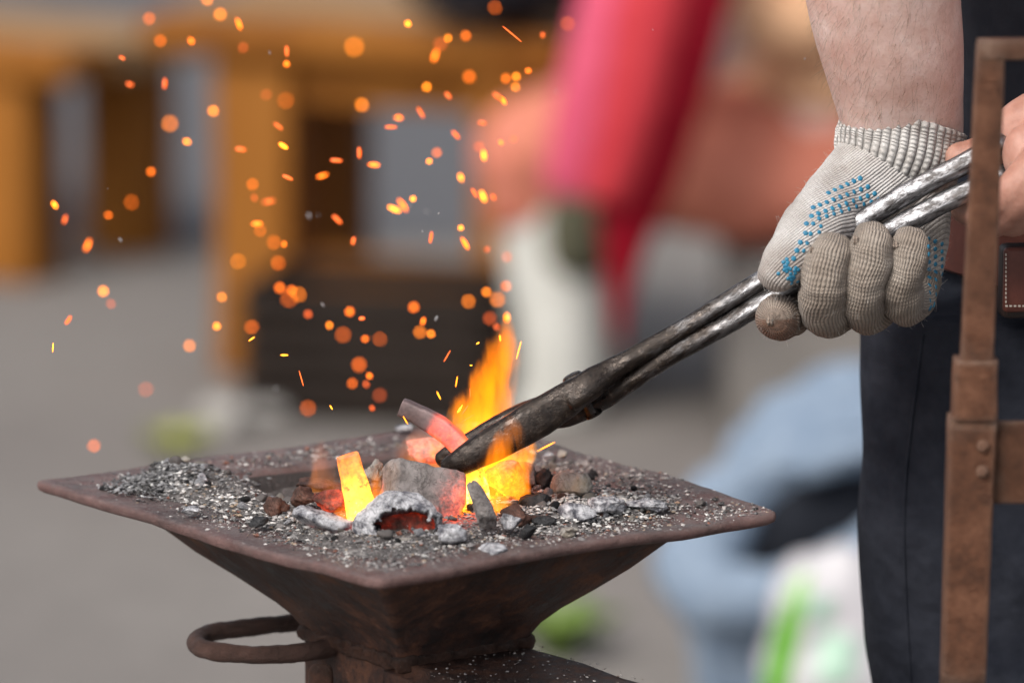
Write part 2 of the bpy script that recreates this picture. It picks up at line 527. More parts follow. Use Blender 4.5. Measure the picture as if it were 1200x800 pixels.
M['wood_grey'] = wood('greyish_plank_timber', (0.20, 0.115, 0.055), (0.29, 0.175, 0.085), (0.36, 0.24, 0.14))  # paler and greyer planks behind the orange front one
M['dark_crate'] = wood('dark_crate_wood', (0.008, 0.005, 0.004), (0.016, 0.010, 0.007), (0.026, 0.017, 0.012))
M['black_cloth'] = cloth('black_cloth', (0.008, 0.008, 0.011), (0.02, 0.02, 0.026)).mat
M['red'] = cloth('red_satin_shaded', (0.19, 0.002, 0.010), (0.27, 0.004, 0.016), folds=0.3, rough=0.55).mat  # the red shawl on its shaded side, darkness put into the colour
M['coral'] = cloth('red_satin_mid_lit', (0.44, 0.028, 0.042), (0.53, 0.05, 0.06), folds=0.3, rough=0.6).mat  # same red cloth in a painted half-lit tone
M['pink'] = cloth('red_satin_sky_lit', (0.54, 0.07, 0.13), (0.64, 0.105, 0.18), folds=0.3, rough=0.6).mat  # same cloth again, sky light on the left fold painted as pink
M['terracotta'] = cloth('terracotta_cloth', (0.50, 0.16, 0.105), (0.62, 0.23, 0.16), folds=0.6).mat
M['sock'] = cloth('pale_wool', (0.54, 0.54, 0.50), (0.68, 0.68, 0.64)).mat
M['olive'] = cloth('dark_olive', (0.07, 0.07, 0.045), (0.12, 0.115, 0.08)).mat
M['cream'] = cloth('cream_cloth', (0.66, 0.38, 0.22), (0.76, 0.47, 0.29)).mat
M['bluebag'] = cloth('blue_grey_nylon', (0.15, 0.205, 0.285), (0.27, 0.335, 0.42), folds=0.8, rough=0.5).mat
M['darkbag'] = cloth('sack_hollow_shade', (0.010, 0.012, 0.017), (0.028, 0.031, 0.04)).mat  # near-black painted in for the shade inside the sack
M['whitebag'] = simple('white_plastic_film', (0.44, 0.42, 0.45), (0.56, 0.55, 0.57), 12, 0.35, 0.5, 18, bdist=0.01)
M['greenprint'] = simple('green_print', (0.10, 0.32, 0.022), (0.15, 0.39, 0.045), 12, 0.35)
M['mintprint'] = simple('mint_print', (0.26, 0.46, 0.34), (0.34, 0.50, 0.40), 12, 0.35)
M['leaf'] = simple('leaf_green', (0.09, 0.16, 0.025), (0.20, 0.30, 0.05), 20, 0.6)
M['leaf_yellow'] = simple('leaf_yellow_green', (0.30, 0.34, 0.06), (0.42, 0.44, 0.10), 20, 0.6)
M['stone'] = simple('pale_stone', (0.28, 0.27, 0.25), (0.42, 0.40, 0.38), 15, 0.9, 0.5, 40)
M['soil'] = simple('soil', (0.05, 0.035, 0.02), (0.10, 0.075, 0.05), 30, 0.95)

# ------------------------------------------------------------------ ground
g = obj('ground', mesh_from('ground', [V((-150, -60, 0)), V((150, -60, 0)), V((150, 240, 0)), V((-150, 240, 0))], [(0, 1, 2, 3)], False), M['ground'])
tag(g, kind='structure')
ry = onz(300, 268, 0).y
rd = obj('road', mesh_from('road', [V((-150, ry + .6, .004)), V((0.2, ry - .15, .004)), V((0.9, ry + 1.6, .004)), V((150, ry + 9, .004)), V((150, 240, .004)), V((-150, 240, .004))], [(0, 1, 2, 3, 4, 5)], False), M['road'])
tag(rd, kind='structure')

# ------------------------------------------------------------------ forge tray, hopper, stand
cL, cF, cR, cB = onz(37, 562, RIM_Z), onz(440, 684, RIM_Z), onz(915, 601, RIM_Z), onz(566, 494, RIM_Z)
def tray(i, j, z=0.0):
    a, b = (i + 1) / 2, (j + 1) / 2
    return cL * (1 - a) * (1 - b) + cF * a * (1 - b) + cR * a * b + cB * (1 - a) * b + V((0, 0, z))
def tray_ij(p):                          # inverse by a few Newton steps
    i = j = 0.0
    for _ in range(12):
        q = tray(i, j); e = 1e-3
        du = (tray(i + e, j) - q) / e; dv = (tray(i, j + e) - q) / e
        d = p - q
        det = du.x * dv.y - du.y * dv.x
        i += (d.x * dv.y - d.y * dv.x) / det; j += (du.x * d.y - du.y * d.x) / det
    return i, j
def outline(t, rc=0.05, n=26):
    pts = []
    for (sx, sy, a0) in ((-1, -1, math.pi), (1, -1, 1.5 * math.pi), (1, 1, 0.0), (-1, 1, 0.5 * math.pi)):
        cx, cy = sx * (1 - rc), sy * (1 - rc)
        for k in range(7):
            a = a0 + k / 6 * math.pi / 2
            pts.append((cx + rc * math.cos(a), cy + rc * math.sin(a)))
        nx = pts[-1]
        e = {(-1, -1): (1 - rc, -1), (1, -1): (1, 1 - rc), (1, 1): (-(1 - rc), 1), (-1, 1): (-1, -(1 - rc))}[(sx, sy)]
        for k in range(1, n):
            f = k / n
            pts.append((nx[0] * (1 - f) + e[0] * f, nx[1] * (1 - f) + e[1] * f))
    return [(x * t, y * t) for x, y in pts]
def loft(loops, closed=False, wob=0.0022):
    verts, faces = [], []
    n = None
    for t, z, rc in loops:
        o = outline(t, rc)
        n = len(o)
        for (i, j) in o:
            jt = 1 + .006 * noise.noise(V((i * 6, j * 6, 8))) + .003 * noise.noise(V((i * 19, j * 19, 3)))
            p = tray(i * jt, j * jt, z)
            w = noise.noise(V((i * 1.3, j * 1.3, 4.2))) * wob * 1.6 + noise.noise(V((i * 5, j * 5, 1.2))) * wob * 0.4
            verts.append(p + V((0, 0, w)))
    m = len(loops)
    for a in range(m - 1 + (1 if closed else 0)):
        b = (a + 1) % m
        for k in range(n):
            k2 = (k + 1) % n
            faces.append((a * n + k, a * n + k2, b * n + k2, b * n + k))
    return verts, faces

ctr = tray(0, 0)
forge = empty('forge', (ctr.x, ctr.y, 0), 'rusty square tray forge with a flared hopper, heaped with burning charcoal', 'forge')
vs, fs = loft([(0.25, -0.072, .2), (0.43, -0.049, .12), (0.57, -0.028, .08), (0.66, -0.011, .06), (0.685, -0.003, .06), (0.705, 0.0, .06), (0.78, 0.0004, .05), (0.88, 0.0009, .05), (0.965, 0.0014, .05),
               (0.985, 0.0013, .05), (0.997, 0.0003, .05), (1.0, -0.0018, .05), (0.997, -0.0042, .05), (0.985, -0.0055, .05), (0.94, -0.0060, .05), (0.74, -0.0065, .05), (0.69, -0.010, .06), (0.58, -0.033, .08), (0.27, -0.076, .2)], closed=True)
me = mesh_from('tray_rim', vs, fs); fix_normals(me)
obj('tray_rim', me, M['tray'], forge)
me.materials.append(M['soot'])
nl_ = len(outline(1.0)); 
for p in me.polygons:
    if max(p.vertices) < 5 * nl_: p.material_index = 1        # the sooty inside of the hopper
def rough_iron(p, i, k): return V((0, 0, 0))
vs, fs = loft([(0.765, -0.0068, .05), (0.75, -0.012, .05), (0.685, -0.024, .05), (0.59, -0.039, .05), (0.49, -0.053, .05), (0.40, -0.065, .06), (0.345, -0.074, .08), (0.318, -0.082, .10), (0.308, -0.090, .12), (0.305, -0.16, .14), (0.305, -0.20, .14), (0.25, -0.2, .14), (0.25, -0.0865, .2), (0.60, -0.0365, .08), (0.70, -0.0115, .06)], closed=True)
vs = [v + V(noise.noise_vector(v * 22)) * 0.0022 + V(noise.noise_vector(v * 80)) * 0.0009 for v in vs]
me = mesh_from('hopper', vs, fs); fix_normals(me)
hopper = obj('hopper', me, M['hopper'], forge)
# weld bead round the neck
nl = outline(0.315, .1, 26)
path = [tray(i, j, -0.086) for i, j in nl]
rows = [(p.x, p.y, p.z, 0.0030 + 0.0016 * noise.noise(p * 110), 0.0042 + 0.0018 * noise.noise(p * 130)) for p in path] 
rows.append(rows[0])
vs, fs, _ = sweep(rows, n=10, seg=2, hint=V((0, 0, 1)))
vs = [v + V(noise.noise_vector(v * 180)) * 0.0018 for v in vs]
obj('weld_bead', mesh_from('weld_bead', vs, fs), M['weld'], forge)
# air duct leaving the neck along the tray's side direction
u_dir = (tray(1, 0) - tray(-1, 0)).normalized(); w_dir = (tray(0, 1) - tray(0, -1)).normalized()
def duct():
    a0, b0 = tray(0.18, -0.318, 0), tray(0.18, 0.318, 0)
    L = 0.42
    bm = bmesh.new()
    pts = []
    for base in (a0, b0):
        for dl in (0, L):
            p = base + u_dir * dl
            for z in (-0.087, -0.175): pts.append(bm.verts.new(V((p.x, p.y, RIM_Z + z))))
    for f in ((0, 2, 3, 1), (4, 5, 7, 6), (0, 4, 6, 2), (1, 3, 7, 5), (0, 1, 5, 4), (2, 6, 7, 3)):
        bm.faces.new([pts[k] for k in f])
    bmesh.ops.recalc_face_normals(bm, faces=bm.faces)
    bmesh.ops.bevel(bm, geom=bm.edges[:], offset=0.006, segments=3, affect='EDGES')
    bmesh.ops.subdivide_edges(bm, edges=[e for e in bm.edges if e.calc_length() > .05], cuts=10, use_grid_fill=True)
    for v in bm.verts: v.co += V(noise.noise_vector(v.co * 25)) * 0.002
    me = bpy.data.meshes.new('air_duct'); bm.to_mesh(me); bm.free()
    me.polygons.foreach_set('use_smooth', [True] * len(me.polygons))
    return me
obj('air_duct', duct(), M['hopper'], forge)
# ring handle on the left of the neck
zr = RIM_Z - 0.090
rp = [onz(x, y, zr) for x, y in ((372, 722), (335, 730), (290, 735), (253, 740), (232, 747), (231, 756), (248, 763), (295, 766), (340, 765), (378, 761), (410, 752), (430, 742))]
rp = [p if True else p for p in rp]
vs, fs, _ = sweep([(p.x, p.y, p.z, .0056, .0056) for p in rp], n=16, seg=8, hint=V((0, 0, 1)))
vs = [v + V(noise.noise_vector(v * 60)) * 0.0009 + V(noise.noise_vector(v * 200)) * 0.0005 for v in vs]
obj('ring_handle', mesh_from('ring_handle', vs, fs), M['ring'], forge)
# stop lug on the neck below the ring
lp = at(376, 800, tray(-0.05, -0.36).y - 0.012)
vs, fs, _ = sweep([(lp.x, lp.y, lp.z - 0.02, .0075, .006), (lp.x, lp.y, lp.z, .0075, .006), (lp.x, lp.y, lp.z + 0.007, .0072, .006)], n=16, seg=4, cap1='round', power=3.0)
obj('stop_lug', mesh_from('stop_lug', vs, fs), M['weld'], forge)
# ash pipe, pedestal and base plate
vs, fs, _ = sweep([(ctr.x, ctr.y, RIM_Z - 0.17, .045, .045), (ctr.x, ctr.y, 0.4, .045, .045), (ctr.x, ctr.y, 0.02, .045, .045)], n=32, seg=4, hint=V((1, 0, 0)))
obj('pedestal', mesh_from('pedestal', vs, fs), M['hopper'], forge)
me = bevel_box('base_plate', 0.42, 0.42, 0.02, 0.004)
o = obj('base_plate', me, M['hopper'], forge); o.location = (ctr.x, ctr.y, 0.0101); o.rotation_euler.z = R(40)

# ------------------------------------------------------------------ ash bed, grains, coals
FIRE = onz(520, 605, RIM_Z)
def bed_h(i, j):
    low = smoothstep(0.05, -0.32, i) * smoothstep(-0.52, -0.22, j)
    z = 0.004 - 0.040 * low
    z += 0.011 * math.exp(-((i + 0.60) ** 2 + (j + 0.66) ** 2) / 0.030)
    z += 0.004 * math.exp(-((i - 0.45) ** 2 + (j - 0.05) ** 2) / 0.12)
    e = max(abs(i), abs(j)) + 0.10 * noise.noise(V((i * 4, j * 4, 7)))
    k = smoothstep(0.66, 0.84, e)
    z += 0.0035 * fbm(V((i * 7, j * 7, 3.0)), 5) * (1 - k)
    z = z * (1 - k) + (-0.0035) * k
    if i < -0.70 or j > 0.74: z = min(z, -0.004 - 0.0 )
    return z
NG = 130
vs, fs, heat = [], [], []
for a in range(NG + 1):
    for b in range(NG + 1):
        i, j = -0.88 + 1.76 * a / NG, -0.88 + 1.76 * b / NG
        z = bed_h(i, j)
        mx = max(abs(i), abs(j))
        wall = -0.004 if mx > 0.70 else -0.072 + (mx - 0.25) / 0.45 * 0.069
        if z < wall + 0.0005 and mx > 0.6: z = wall - 0.0025 if mx < 0.7 else -0.0035
        p = tray(i, j, z)
        vs.append(p)
        d = math.hypot(p.x - FIRE.x, (p.y - FIRE.y) * 0.8)
        heat.append(max(0.0, 1.05 - d / 0.055) + 0.55 * max(0, 1 - math.hypot(p.x - FIRE.x - .03, p.y - FIRE.y - .045) / 0.05))
for a in range(NG):
    for b in range(NG):
        q = a * (NG + 1) + b
        fs.append((q, q + NG + 1, q + NG + 2, q + 1))
me = mesh_from('ash_bed', vs, fs); fattr(me, 'hotness', [min(1, h) for h in heat])
tag(obj('ash_bed', me, M['bed']), 'grey ash and fine cinders filling the forge hopper up to its rim', 'ash', kind='stuff')

rnd = random.Random(11)
def surf(i, j):
    mx = max(abs(i), abs(j))
    if mx > 0.70:
        w = noise.noise(V((i * 1.3, j * 1.3, 4.2))) * .0022 * 1.6 + noise.noise(V((i * 5, j * 5, 1.2))) * .0022 * .4     # the rim's own warp
        return max(0.0008 + w, bed_h(i, j))
    return max(bed_h(i, j), -0.072 + (mx - 0.25) / 0.45 * 0.069)
gv, gf, gc = [], [], []
TINT = [((0.60, 0.58, 0.56), 2), ((0.36, 0.34, 0.33), 4), ((0.18, 0.17, 0.17), 5), ((0.07, 0.07, 0.075), 3), ((0.02, 0.02, 0.022), 3), ((0.30, 0.23, 0.17), 1), ((0.22, 0.08, 0.05), 0.6)]
def grain(p, s, c, flat=0.6):
    o = len(gv)
    q = Matrix.Rotation(rnd.uniform(0, 6.28), 3, 'Z') @ Matrix.Rotation(rnd.uniform(-.5, .5), 3, 'X')
    ax, ay, az = s * rnd.uniform(.6, 1.5), s * rnd.uniform(.5, 1.0), s * flat * rnd.uniform(.5, 1.1)
    for v in ((ax, 0, 0), (0, ay, 0), (-ax * .8, rnd.uniform(-.4, .4) * ay, 0), (0, -ay, 0), (rnd.uniform(-.4, .4) * ax, 0, az), (0, 0, -az)):
        gv.append(p + q @ V(v)); gc.append((*c, 1))
    for f in ((0, 1, 4), (1, 2, 4), (2, 3, 4), (3, 0, 4), (1, 0, 5), (2, 1, 5), (3, 2, 5), (0, 3, 5)):
        gf.append(tuple(k + o for k in f))
def pick(w=TINT):
    r = rnd.uniform(0, sum(x[1] for x in w))
    for c, k in w:
        r -= k
        if r <= 0: break
    f = rnd.uniform(.75, 1.2)
    return tuple(min(.8, x * f) for x in c)
cnt = 0
while cnt < 24000:
    i, j = rnd.uniform(-.985, .985), rnd.uniform(-.985, .985)
    mx = max(abs(i), abs(j))
    dens = 0.9
    if mx > 0.7:
        e = (mx - 0.7) / 0.285
        dens = 0.95 * (1 - e) ** 0.9 + 0.06
        if (i > 0.3 and j > -0.2) or (j > .6 and i > -.3): dens = max(dens, 0.8 * (1 - e * .35))         # right corner: thick with ash
        if i < -0.35 and j < -0.3: dens *= 0.3
        dens *= 0.45 + 1.1 * smoothstep(-.25, .35, noise.noise(V((i * 5, j * 5, 2))))
    elif i < -0.25 and j > -0.25: dens = 0.10
    if rnd.random() > dens: continue
    cnt += 1
    s = min(0.0032, 0.00062 * math.exp(rnd.gauss(0, 0.55)))
    grain(tray(i, j, surf(i, j) + s * 0.3), s, pick())
for _ in range(2600):                      # the heap of dark chips in the far left corner of the tray
    i, j = rnd.gauss(-0.63, 0.085), rnd.gauss(-0.64, 0.11)
    if max(abs(i), abs(j)) > 0.9: continue
    s = rnd.uniform(.0008, .0026)
    hgt = 0.010 * math.exp(-((i + 0.62) ** 2 + (j + 0.64) ** 2) / 0.02)
    grain(tray(i, j, max(surf(i, j), hgt) + rnd.uniform(-.001, .002)), s, pick([((0.15, 0.15, 0.155), 5), ((0.06, 0.06, 0.065), 5), ((0.26, 0.26, 0.27), 3), ((0.02, 0.02, 0.02), 3), ((0.55, 0.55, 0.54), .7)]), 0.45)
for _ in range(420):                       # pale flakes along the near-left lip
    t = rnd.random()
    i, j = -0.55 + 0.75 * t + rnd.gauss(0, .05), -0.70 + rnd.gauss(0, 0.06)
    s = rnd.uniform(.0007, .0024)
    grain(tray(i, j, surf(i, j) + s * .4), s, pick([((0.66, 0.64, 0.62), 3), ((0.38, 0.36, 0.35), 3), ((0.12, 0.12, 0.12), 4), ((0.3, 0.22, 0.15), 1)]), 0.5)
for _ in range(1100):                      # pale flaky ash drift on the right of the tray
    i, j = rnd.gauss(0.60, 0.10), rnd.gauss(0.30, 0.16)
    if max(abs(i), abs(j)) > 0.92: continue
    s = rnd.uniform(.0007, .0026)
    grain(tray(i, j, surf(i, j) + rnd.uniform(0, .002)), s, pick([((0.62, 0.61, 0.59), 5), ((0.42, 0.41, 0.40), 4), ((0.2, 0.2, 0.2), 3), ((0.45, 0.28, 0.18), .5)]), 0.5)
for _ in range(500):                       # on the duct below
    p = tray(.30, rnd.uniform(-.32, .32)) + u_dir * rnd.uniform(0, .3)
    s = rnd.uniform(.0005, .0013)
    grain(V((p.x, p.y, RIM_Z - 0.0865)), s, pick([((0.45, 0.42, 0.40), 4), ((0.16, 0.12, 0.1), 5), ((0.02, 0.02, 0.02), .5)]), 0.5)
me = mesh_from('ash_grains', gv, gf, False); cattr(me, 'tint', gc)
tag(obj('ash_grains', me, M['grain']), 'pale and black ash crumbs strewn over the forge tray', 'ash crumbs', kind='stuff')

def heat_for(me, loc, rot=None, gain=1.0, rad=0.05, bias=0.0, core=None):
    mt = Matrix.Translation(loc) @ (rot.to_matrix().to_4x4() if rot else Matrix())
    c = core or FIRE
    out = []
    for v in me.vertices:
        p = mt @ v.co
        d = (p - c).length
        out.append(max(0.0, min(1.0, (1.0 - d / rad) * gain + bias)))
    fattr(me, 'hotness', out)

from mathutils import Euler
def coal(name, label, px0, py0, px1, py1, base_y, mat, seed, depth=None, rot=(0, 0, 0), gain=0.0, rad=0.05, group=None, core=None, cat='charcoal', raise_=0.0, **kw):
    """a lump that fills the given rectangle of the photograph, standing where its foot (base_y) meets the ash"""
    cx, cy = (px0 + px1) / 2, (py0 + py1) / 2
    y = onz(cx, base_y, RIM_Z + 0.002).y + raise_
    w, h = (px1 - px0) * sc_at(y), (py1 - py0) * sc_at(y)
    d = depth or 0.8 * w
    kw.setdefault('sub', 4)
    me = lump_mesh(name, (w, d, h), seed, **kw)
    loc = at(cx, cy, y + d * 0.35)
    o = obj(name, me, mat)
    e = Euler([R(a) for a in rot]); o.location = loc; o.rotation_euler = e
    heat_for(me, loc, e, gain, rad, core=core)
    return tag(o, label, cat, group)

# big grey block in the middle: a worn brick-shaped coal
def block():
    y = onz(495, 622, RIM_Z).y + 0.005
    s = sc_at(y)
    me = bevel_box('coal_block', 92 * s, 58 * s, 58 * s, 7 * s, 3, cuts=5)
    bm = bmesh.new(); bm.from_mesh(me)
    bmesh.ops.subdivide_edges(bm, edges=bm.edges[:], cuts=1, use_grid_fill=True)
    for v in bm.verts:
        v.co += V(noise.noise_vector(v.co * 45)) * 0.0042 + V(noise.noise_vector(v.co * 160)) * 0.0013
        v.co.x *= 1 - 1.8 * (v.co.z)                          # a little narrower at the top
    bm.to_mesh(me); bm.free()
    me.polygons.foreach_set('use_smooth', [True] * len(me.polygons))
    e = Euler((R(-24), R(16), R(16))); loc = at(494, 579, y + 0.014)
    o = obj('coal_block', me, M['coal_grey']); o.location = loc; o.rotation_euler = e
    heat_for(me, loc, e, 1.0, 0.042, core=at(552, 600, y + 0.012))
    h2 = me.attributes['hotness']
    mt = Matrix.Translation(loc) @ e.to_matrix().to_4x4()
    c2 = at(443, 590, y + 0.02)
    for k, v in enumerate(me.vertices):
        h2.data[k].value = max(h2.data[k].value * 0.75, min(.6, max(0, 0.7 - ((mt @ v.co) - c2).length / 0.034)))
    tag(o, 'large brick-shaped grey coal lying under the tong jaws', 'charcoal')
block()
# hollow white-ash shell with a dark red cavity
def shell():
    """burnt-out dome of white ash, open on the near side"""
    y = onz(468, 634, RIM_Z).y + 0.006
    s_ = sc_at(y)
    base = at(467, 640, y); base.z = RIM_Z + .0055
    nu, nv = 120, 40
    vs, fs, cut = [], [], []
    for b in range(nv + 1):
        el = -0.25 + b / nv * (math.pi / 2 + 0.25)
        for a in range(nu):
            az = 2 * math.pi * a / nu
            d = V((math.cos(az) * math.cos(el), math.sin(az) * math.cos(el), math.sin(el)))
            k = 1 + .10 * noise.noise(d * 2.3 + V((5, 1, 2))) + .05 * noise.noise(d * 6) + .018 * noise.noise(d * 17)
            p = V((d.x * 54 * s_, d.y * 34 * s_, d.z * 45 * s_)) * k
            vs.append(base + p)
            ex, ez = (p.x / s_ - 9) / 36, (p.z / s_ - 10) / 21
            cut.append(d.y < 0.1 and ex * ex + ez * ez + .55 * noise.noise(V((p.x, 0, p.z)) / s_ * .14) < 1.0)
    for b in range(nv):
        for a in range(nu):
            q = (b * nu + a, b * nu + (a + 1) % nu, (b + 1) * nu + (a + 1) % nu, (b + 1) * nu + a)
            if not any(cut[i] for i in q): fs.append(q)
    me = mesh_from('hollow_ember', vs, fs)
    fattr(me, 'hotness', [0.0] * len(vs))
    o = obj('hollow_ember', me, M['coal_ash'])
    so = o.modifiers.new('thick', 'SOLIDIFY'); so.thickness = .0028; so.offset = -1
    tag(o, 'white ash-coated ember with a dark red burnt-out hollow', 'charcoal')
    me2 = lump_mesh('inner_wall', (104 * s_, 18 * s_, 66 * s_), 41, sub=4, cuts=3, rough=.1, fine=.05)
    fattr(me2, 'hotness', [.12 * smoothstep(-.002, .010, v.co.x) + .24 + .12 * noise.noise(v.co * 150) for v in me2.vertices])
    o2 = obj('inner_wall', me2, M['coal_brown'], o); o2.location = at(468, 628, y + .004); o2.matrix_parent_inverse = Matrix()
    for (a, b, w, h, sd, mk) in ((474, 636, 30, 15, 77, 'coal_stone'), (452, 638, 22, 13, 78, 'coal_grey'), (496, 640, 18, 10, 79, 'coal_stone')):
        me3 = lump_mesh('core_lump', (w * s_, 14 * s_, h * s_), sd, sub=3, rough=.2, fine=.06)
        o3 = obj('core_lump', me3, M[mk], o); o3.location = at(a, b, y - .012); o3.matrix_parent_inverse = Matrix()
shell()
YF = FIRE.y
coal('ash_lump', 'small white crusted ember beside the hollow ember', 512, 608, 548, 638, 640, M['coal_ash'], 5, rough=.2, fine=.05)
coal('charcoal_log', 'ash-grey charcoal log lying left of the yellow-hot bar', 338, 592, 418, 626, 627, M['coal_ash'], 8, depth=.022, rot=(0, 8, -12), gain=1.1, rad=.052, core=at(425, 615, YF - .02), sub=4, cuts=3, rough=.06)
coal('charcoal_shard', 'upright dark shard of charcoal leaning in front of the flames', 553, 557, 581, 636, 632, M['coal_grey'], 17, depth=.010, rot=(0, -24, 10), gain=.55, rad=.03, core=at(545, 612, YF), cuts=9)
coal('curled_cinder', 'brown curled cinder at the back of the fire pit', 346, 559, 408, 578, 592, M['coal_brown'], 19, depth=.02, rot=(0, 4, 0), gain=.5, rad=.05, core=at(420, 575, YF))
coal('glowing_lump', 'rounded brown coal glowing orange beside the yellow-hot bar', 366, 572, 412, 606, 606, M['coal_brown'], 23, gain=.9, rad=.045, core=at(415, 596, YF + .01))
coal('dark_cinder', 'dark brown cinder between the curled cinder and the log', 338, 568, 372, 598, 602, M['coal_brown'], 29)
coal('brown_nugget', 'shiny reddish brown nugget on the near lip of the pit', 308, 580, 340, 607, 608, M['coal_brown'], 31, rough=.25)
coal('hot_coal', 'coal glowing bright orange behind the flame', 566, 538, 622, 590, 596, M['coal_stone'], 37, gain=.85, rad=.06, core=at(580, 570, YF + .02))
coal('hot_coal', 'orange-hot ember low behind the grey block', 520, 540, 572, 585, 600, M['coal_brown'], 43, gain=1.1, rad=.06, raise_=.02)
coal('hot_coal', 'pale orange ember lying at the back edge of the fire', 470, 512, 540, 545, 562, M['coal_stone'], 47, gain=.62, rad=.09, core=at(520, 530, YF + .08))
coal('ash_flake', 'thin pale ash flake standing behind the yellow-hot bar', 424, 538, 456, 578, 592, M['coal_stone'], 53, depth=.012, rot=(0, 25, 0), rough=.3, fine=.1)
coal('grey_coal', 'rounded grey coal right behind the orange-hot coal', 598, 540, 634, 578, 582, M['coal_grey'], 59, gain=.4, rad=.03, core=at(598, 560, YF + .03))
coal('black_coal', 'cracked black coal with a tiny red ember spot', 621, 545, 650, 578, 582, M['coal_black'], 61, rough=.25, fine=.08)
coal('clinker', 'pale rounded clinker stone among the coals', 644, 551, 698, 588, 590, M['coal_stone'], 67, sub=4, rough=.10)
coal('black_coal', 'broad black charcoal chunk in front of the pale clinker', 606, 574, 656, 606, 606, M['coal_black'], 71, rough=.22, fine=.08)
coal('brown_coal', 'brown cinder beside the upright shard', 585, 588, 628, 618, 620, M['coal_brown'], 73, gain=.4, rad=.03, core=at(588, 610, YF))
coal('grey_coal', 'mottled grey coal below the pale clinker', 652, 586, 706, 614, 614, M['coal_ash'], 79, rough=.12)
coal('black_coal', 'small matt black coal on the near edge of the ash', 606, 612, 630, 632, 633, M['coal_black'], 83)
coal('black_coal', 'flat black coal chip beside the brown cinder', 620, 600, 654, 616, 618, M['coal_black'], 89)
coal('ash_lump', 'crumbly white ash lump right of the pale clinker', 686, 578, 742, 606, 607, M['coal_ash'], 97, rough=.35, fine=.1)
coal('ash_flake', 'flaking strip of white ash pointing to the right corner', 728, 580, 786, 600, 602, M['coal_ash'], 101, rough=.3, fine=.12)
coal('ash_lump', 'white ash sliver leaning against the upright shard', 584, 596, 612, 624, 627, M['coal_ash'], 103, depth=.01, rot=(0, 20, 0))
coal('ash_flake', 'flat white ash flake on the near rim below the shard', 556, 632, 596, 650, 650, M['coal_ash'], 107, depth=.03, rough=.25, fine=.1)
coal('ash_flake', 'tan ash twig on the near rim', 655, 616, 680, 630, 631, M['coal_stone'], 109, rough=.4, fine=.12)
coal('mussel_flake', 'shell-like blue-grey charcoal flake on the heap of dark chips', 232, 552, 246, 575, 577, M['coal_ash'], 113, depth=.008, rot=(0, -20, 0))
coal('charcoal_chip', 'oval blue-grey charcoal chip with white edge on the near-left rim', 212, 591, 240, 605, 606, M['coal_ash'], 127, depth=.012, rot=(0, -8, 0))
coal('charcoal_chip', 'black charcoal chip on the near-left rim behind its neighbour chip', 288, 602, 316, 618, 619, M['coal_black'], 131)
coal('ash_lump', 'cream ash nugget on the back rim of the tray', 206, 533, 228, 546, 547, M['coal_stone'], 137, rough=.3)
coal('ash_lump', 'white ash crumb on the back rim beside the fire', 463, 496, 486, 508, 509, M['coal_ash'], 139)
coal('ash_lump', 'round white ash crumb on the rim behind the black coals', 636, 527, 650, 540, 541, M['coal_ash'], 149)
coal('ash_lump', 'pale ash crumb on the back rim, beside a round white crumb', 653, 526, 668, 538, 539, M['coal_stone'], 151)

variants = {}
def crumb(i, j, size, mk, k):
    key = (mk, k % 5)
    if key not in variants:
        me = lump_mesh('charcoal_crumb', (1.3, 1.0, .8), 200 + k % 5 * 7 + len(mk), sub=2, cuts=8, rough=.2, fine=.06)
        me.materials.append(M[mk]); variants[key] = me
    o = bpy.data.objects.new('charcoal_crumb', variants[key]); col.objects.link(o)
    o.scale = (size, size, size)
    o.rotation_euler = (rnd.uniform(-.5, .5), rnd.uniform(-.5, .5), rnd.uniform(0, 6.3))
    o.location = tray(i, j, surf(i, j) + size * .25)
    lab = {'coal_black': 'small black crumb of charcoal lying in the ash of the tray', 'coal_grey': 'small grey crumb of coal lying in the ash of the tray',
           'coal_ash': 'small white-crusted crumb of burnt coal lying in the ash of the tray', 'coal_brown': 'small brown cinder lying in the ash of the tray',
           'coal_stone': 'small pale clinker crumb lying in the ash of the tray'}[mk]
    tag(o, lab, 'charcoal', 'loose ' + mk.split('_')[1] + ' crumbs in the tray')
k = 0
while k < 150:
    i, j = rnd.uniform(-.75, .85), rnd.uniform(-.75, .85)
    mx = max(abs(i), abs(j))
    if mx > .72 and rnd.random() > .35: continue
    if i < -.35 and j > -.2 and rnd.random() > .25: continue
    if rnd.random() > .45 + .9 * noise.noise(V((i * 3, j * 3, 9))): continue
    crumb(i, j, rnd.uniform(.0035, .0085) * (1 if mx < .7 else .75), rnd.choice(['coal_black', 'coal_black', 'coal_grey', 'coal_ash', 'coal_ash', 'coal_brown', 'coal_stone', 'coal_grey']), k)
    k += 1
for q in range(16):
    crumb(-.62 + rnd.gauss(0, .08), -.62 + rnd.gauss(0, .1), rnd.uniform(.003, .006), rnd.choice(['coal_black', 'coal_grey', 'coal_black', 'coal_ash']), q)

